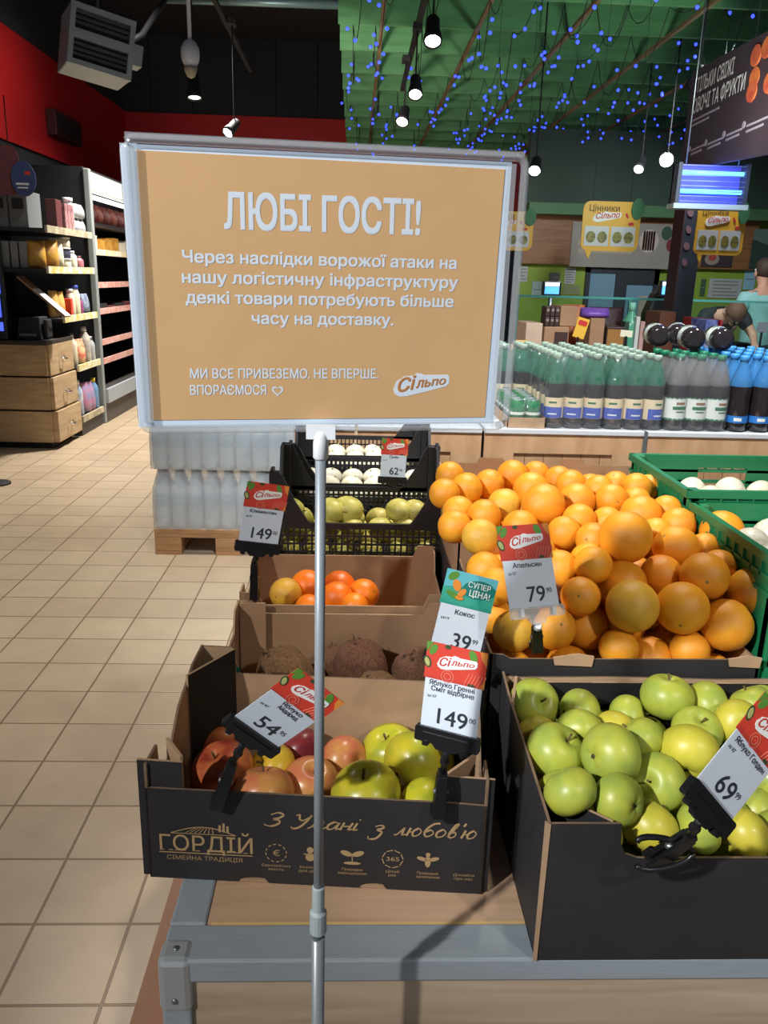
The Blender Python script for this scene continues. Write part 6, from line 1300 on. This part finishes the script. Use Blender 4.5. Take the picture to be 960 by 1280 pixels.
# dark column
col = thing('dark_column', 'square dark column rising behind the lying bottles to the banner', 'column', (2.45, 6.6, 0))
MB().box(2.49, 2.635, 6.45, 6.65, 0, 2.2).build('shaft', mat('dark_navy_paint', S(40, 46, 58), .5), col)
MB().box(2.482, 2.492, 6.445, 6.655, 0, 2.18).build('maroon_face', mat('maroon_face', S(66, 40, 46), .5), col)
lm = MB(); 
for k in range(4): lm.prism(ell(2.53, 2.03-.12*k, .024-.004*(k % 2), .03, 12, .3), 6.446, 6.4495)
lm.build('faint_print', mat('faint_mauve_print', S(110, 80, 86), .6), col)
# insect lamp
p0, p1 = at(842, 254, 5.3), at(938, 206, 5.3); lampo = thing('insect_lamp', 'glowing blue insect lamp with two tubes under the dark banner', 'insect lamp', ((p0.x+p1.x)/2, 5.3, p0.z))
ax, bx_, za, zb = p0.x, p1.x, p0.z, p1.z
MB().box(ax, bx_, 5.36, 5.38, za, zb).build('back_plate', mat('blue_lit_plate', S(84, 84, 200), .4), lampo)  # blue light of the tubes put into the plate colour
MB().box(ax, ax+.025, 5.28, 5.38, za, zb).build('end_cap', mat('dark_end_cap', S(50, 56, 74), .5), lampo); MB().box(bx_-.025, bx_, 5.28, 5.38, za, zb).build('end_cap', mat('dark_end_cap', S(50, 56, 74), .5), lampo)
MB().box(ax-.01, bx_+.01, 5.27, 5.39, za-.03, za).build('catch_tray', hm, lampo)
uv = mat('uv_tube', (.10, .42, 1, 1), .3, emit=3.2)
for t in (.32, .78): MB().tube([(ax+.025, 5.32, za+(zb-za)*t), (bx_-.025, 5.32, za+(zb-za)*t)], .013, 12).build('tube_lamp', uv, lampo)
gm = MB()
for k in range(8): gm.box(ax+.02, bx_-.02, 5.283, 5.286, za+(zb-za)*(k+.5)/8-.002, za+(zb-za)*(k+.5)/8+.002)
gm.build('guard_wires', steel, lampo)
MB().tube([(ax+.06, 5.33, zb), (ax+.06, 5.33, 3.6)], .004, 6).tube([(bx_-.06, 5.33, zb), (bx_-.06, 5.33, 3.6)], .004, 6).build('hanging_chain', steel, lampo)
pl = bpy.data.lights.new('insect_lamp_glow', 'POINT'); pl.energy = 3.; pl.color = (.10, .16, 1); pl.shadow_soft_size = .08
plo = bpy.data.objects.new('insect_lamp_glow', pl); COL.objects.link(plo); plo.location = ((ax+bx_)/2, 5.2, (za+zb)/2)
# banner, in the plane x = 2.2 facing the aisle
BX = 2.2; T = frame((BX, 5.88, 2.25), Vector((0, -1, 0)), Vector((1, 0, 0)))   # local x runs towards the viewer, z up
bnr = thing('fruit_banner', 'dark banner with white lettering and red fruit hanging at top right', 'banner', (BX, 4.9, 2.25))
BL_ = 2.0
MB().prism([(0, 0), (BL_, -.10), (BL_, .56), (0, .605)], 0, .02).build('cloth', mat('dark_maroon_banner', S(52, 36, 44), .6), bnr, M=T)
wl = mat('banner_lettering', S(196, 190, 190), .6)
cl = [o for o in COL.objects if o.name == 'cloth'][0]
text(cl, 'banner_lettering', 'ТІЛЬКИ СВІЖІ', .12, .66, .455, .085, wl, y=-.003, bold=.035, M=T, world=True)
text(cl, 'banner_lettering', 'ОВОЧІ ТА ФРУКТИ', .10, .84, .335, .085, wl, y=-.003, bold=.035, M=T, world=True)
mb = MB()
for k, (x, z, l) in enumerate(((.10, .285, .42), (.10, .255, .28), (.16, .10, .2), (.16, .075, .16), (.42, .10, .22), (.42, .075, .18), (.68, .11, .2), (.68, .085, .17), (.94, .12, .24), (.94, .09, .2))): mb.prism([(x, z), (x+l, z+.006), (x+l, z+.018), (x, z+.012)], -.004, -.001)
for x, z in ((.12, .12), (.38, .12), (.64, .13), (.9, .14)): mb.prism(ell(x, z, .02, .02, 10), -.004, -.001)
mb.build('small_text_bars', mat('faint_banner_text', S(140, 124, 136), .6), cl, M=T)
fr_ = MB(); rng = random.Random(5)
for k in range(14): fr_.prism(ell(1.02+rng.uniform(-.08, .35), .36+rng.uniform(-.12, .16), .06, .055, 14), -.004-.0004*k, -.001)
fr_.build('red_fruit_picture', mat('fruit_picture_red', S(160, 52, 44), .5, col2=S(196, 104, 50), vscale=9), cl, M=T)
for yq in (5.75, 4.3): MB().tube([(BX, yq, 2.8), (BX, yq, 3.5)], .004, 6).build('hanging_rod', wire, bnr)
# ------------------------------------------------------------------ people behind the counter
def skinned(name, J, E, m, parent=None, sub=2):
    """J: {joint: (x,y,z,r)}; E: edges; one continuous skinned mesh rooted at the first joint"""
    keys = list(J); idx = {k: i for i, k in enumerate(keys)}
    me = bpy.data.meshes.new(name); me.from_pydata([J[k][:3] for k in keys], [(idx[a], idx[b]) for a, b in E], [])
    o = bpy.data.objects.new(name, me); COL.objects.link(o); me.materials.append(m)
    sk = o.modifiers.new('Skin', 'SKIN'); sk.use_smooth_shade = True; sk.branch_smoothing = .4
    for i, k in enumerate(keys):
        v = me.skin_vertices[0].data[i]; r = J[k][3]; v.radius = r if isinstance(r, (tuple, list)) else (r, r); v.use_root = (i == 0)
    sd = o.modifiers.new('Subdivision', 'SUBSURF'); sd.levels = sub; sd.render_levels = sub
    if parent is not None: o.parent = parent
    return o
skin_t = mat('skin_tone', S(206, 156, 130), .55); hair_m = mat('brown_hair', S(70, 52, 42), .7, bump=.4, bscale=40)
def add_hand(J, E, wrist, d, side, pre):
    """palm, four unequal curled fingers and a thumb from its side"""
    d = Vector(d).normalized(); s_ = Vector(side).normalized(); w0 = Vector(J[wrist][:3]); n_ = d.cross(s_)
    pk = pre+'palm'; p = w0+d*.055; J[pk] = (*p, (.040, .020)); E.append((wrist, pk))
    for i, (off, L) in enumerate(((-.030, .062), (-.010, .074), (.010, .070), (.030, .055))):
        b = p+d*.035+s_*off; J[pre+'k%d' % i] = (*b, .0105); E.append((pk, pre+'k%d' % i))
        q = b+d*L*.5+n_*.008; J[pre+'m%d' % i] = (*q, .0095); E.append((pre+'k%d' % i, pre+'m%d' % i))
        q = b+d*L*.85+n_*.030; J[pre+'t%d' % i] = (*q, .0075); E.append((pre+'m%d' % i, pre+'t%d' % i))
    b = w0+d*.03+s_*-.045; J[pre+'th'] = (*b, .012); E.append((wrist, pre+'th')); q = b+d*.045-s_*.012+n_*.01; J[pre+'tt'] = (*q, .009); E.append((pre+'th', pre+'tt'))
def person(label, base, yaw, K, shirt, trous, hairm, group=None):
    """K: joints in body space (x right of the body, y forward, z up)"""
    T = Matrix.Translation(Vector(base)) @ Matrix.Rotation(yaw, 4, 'Z')
    o = thing('person', label, 'person', M=T, group=group)
    J = {'pelvis': (0, 0, .95, (.15, .11))}; E = []
    def j(k, par):
        J[k] = K[k]; E.append((par, k))
    j('waist', 'pelvis'); j('chest', 'waist'); j('neckbase', 'chest'); j('neck', 'neckbase'); j('jaw', 'neck'); j('head', 'jaw'); j('crown', 'head')
    for s_ in 'LR':
        j('sh'+s_, 'neckbase'); j('el'+s_, 'sh'+s_); j('wr'+s_, 'el'+s_)
        j('hip'+s_, 'pelvis'); j('kn'+s_, 'hip'+s_); j('an'+s_, 'kn'+s_); j('toe'+s_, 'an'+s_)
        d = Vector(K['wr'+s_][:3])-Vector(K['el'+s_][:3]); sd_ = d.cross(Vector((0, 0, 1))); sd_ = sd_ if sd_.length > .02 else Vector((0, 1, 0))
        add_hand(J, E, 'wr'+s_, d, sd_, s_)
    b = skinned('body', J, E, skin_t, o, 2)
    hd = Vector(K['head'][:3]); ck = Vector(K['crown'][:3]); up = (ck-hd).normalized(); f = Vector((0, 1, 0)) if abs(up.y) < .8 else Vector((0, 0, -1)); f = (f-up*f.dot(up)).normalized(); r = f.cross(up)
    H_ = Matrix(((r.x, f.x, up.x, hd.x), (r.y, f.y, up.y, hd.y), (r.z, f.z, up.z, hd.z), (0, 0, 0, 1)))
    fc = MB().ball((0, .098, -.03), .022, 8, 6, sc=(.7, .8, 1.2)); fc.ball((-.085, -.005, -.02), .03, 8, 6, sc=(.4, .7, 1)).ball((.085, -.005, -.02), .03, 8, 6, sc=(.4, .7, 1)); fc.build('nose_and_ears', skin_t, o, M=H_, local=True)
    MB().ball((-.034, .083, .01), .013, 8, 6).ball((.034, .083, .01), .013, 8, 6).build('eyes', mat('eye_white', S(220, 220, 216), .3), o, M=H_, local=True)
    MB().tube([(-.025, .088, -.072), (0, .094, -.075), (.025, .088, -.072)], .006, 6).build('mouth', mat('lip', S(160, 90, 84), .5), o, M=H_, local=True)
    MB().ball((0, -.016, .035), .105, 18, 12, sc=(.90, 1.0, 1.0), fn=lambda d: 1.0 if (d.z > -.15 or d.y < .1) and not (d.y > .35 and d.z < .35) else .72).build('hair', hairm, o, M=H_, local=True)
    SJ = {k: K[k][:3] for k in K}
    def g(k, add): 
        rr = K[k][3]; return (*K[k][:3], tuple(q+add for q in rr) if isinstance(rr, tuple) else rr+add)
    S_ = {'waist': g('waist', .03), 'hem': (0, 0.005, .90, (.175, .135)), 'chest': g('chest', .035), 'neckbase': g('neckbase', .042)}; SE = [('waist', 'hem'), ('waist', 'chest'), ('chest', 'neckbase'), ('neckbase', 'collar')]; nb, nk = Vector(K['neckbase'][:3]), Vector(K['neck'][:3]); S_['collar'] = (*nb.lerp(nk, .45), .078)
    for s_ in 'LR':
        a, b2 = Vector(K['sh'+s_][:3]), Vector(K['el'+s_][:3]); S_['sh'+s_] = g('sh'+s_, .03); m1 = a.lerp(b2, .72); S_['sl'+s_] = (*m1, .066); SE += [('neckbase', 'sh'+s_), ('sh'+s_, 'sl'+s_)]
    if K['waist'][1] > .05: S_['hem'] = (0, .0, .93, (.17, .14))
    skinned('shirt', S_, SE, shirt, o, 2)
    TJ = {'pelvis': (0, 0, .96, (.165, .125))}; TE = []
    for s_ in 'LR':
        TJ['hip'+s_] = g('hip'+s_, .02); TJ['kn'+s_] = g('kn'+s_, .025); q = K['an'+s_]; TJ['an'+s_] = (q[0], q[1], q[2]+.02, .06); TE += [('pelvis', 'hip'+s_), ('hip'+s_, 'kn'+s_), ('kn'+s_, 'an'+s_)]
    skinned('trousers', TJ, TE, trous, o, 2)
    sh = MB()
    for s_ in 'LR':
        q = K['an'+s_]; sh.ball((q[0], q[1]+.06, .045), .05, 12, 8, sc=(.95, 2.5, .9))
    sh.build('shoes', blackpl, o, local=True)
    return o
def legs(K):
    for s_, x in (('L', -.1), ('R', .1)):
        K['hip'+s_] = (x, 0, .88, .088); K['kn'+s_] = (x*1.05, .02, .48, .058); K['an'+s_] = (x*1.1, -.01, .08, .042); K['toe'+s_] = (x*1.15, .13, .04, .036)
K = {'waist': (0, 0, 1.08, (.145, .105)), 'chest': (0, .0, 1.28, (.165, .12)), 'neckbase': (0, -.01, 1.43, (.115, .085)), 'neck': (0, .0, 1.51, .056), 'jaw': (.0, .03, 1.585, (.062, .07)), 'head': (0, .035, 1.655, (.082, .092)), 'crown': (0, .03, 1.72, (.06, .066)),
     'shL': (-.185, -.01, 1.41, .068), 'elL': (-.255, .02, 1.12, .042), 'wrL': (-.19, .22, 1.0, .028), 'shR': (.185, -.01, 1.41, .068), 'elR': (.25, .02, 1.12, .042), 'wrR': (.19, .22, 1.0, .028)}
legs(K); p = at(948, 400, 8.3)
person('person in a pale teal t-shirt seen from behind at the right edge', (p.x, 8.3, 0), .12, K, mat('teal_shirt', S(150, 206, 200), .8, var=.15, vscale=7, bump=.5, bscale=9), mat('dark_trousers', S(44, 48, 58), .8), hair_m)
K = {'waist': (0, .06, 1.06, (.145, .105)), 'chest': (0, .22, 1.19, (.16, .12)), 'neckbase': (0, .34, 1.25, (.11, .085)), 'neck': (0, .40, 1.27, .055), 'jaw': (0, .455, 1.265, (.062, .066)), 'head': (0, .525, 1.262, (.082, .088)), 'crown': (0, .59, 1.262, (.06, .064)),
     'shL': (-.18, .32, 1.23, .066), 'elL': (-.27, .42, 1.05, .042), 'wrL': (-.20, .60, .97, .028), 'shR': (.18, .32, 1.23, .066), 'elR': (.29, .40, 1.06, .042), 'wrR': (.24, .60, .97, .028)}
legs(K); p = at(893, 395, 8.0)
person('person in a black top bending over the service counter beside the column', (p.x+.05, 8.22, 0), math.pi, K, mat('black_top', S(34, 38, 40), .8), mat('dark_trousers', S(44, 48, 58), .8), mat('auburn_hair', S(110, 74, 52), .7))
# prototypes stay out of the picture list
for p_ in list(AP.values())+list(ORP.values())+[cp, pp_, tp_, on, wb, k1, k2, k3, cproto]:
    for ch in KIDS.get(p_.name, []):
        for c2 in KIDS.get(ch.name, []): bpy.data.objects.remove(c2)
        bpy.data.objects.remove(ch)
    bpy.data.objects.remove(p_)
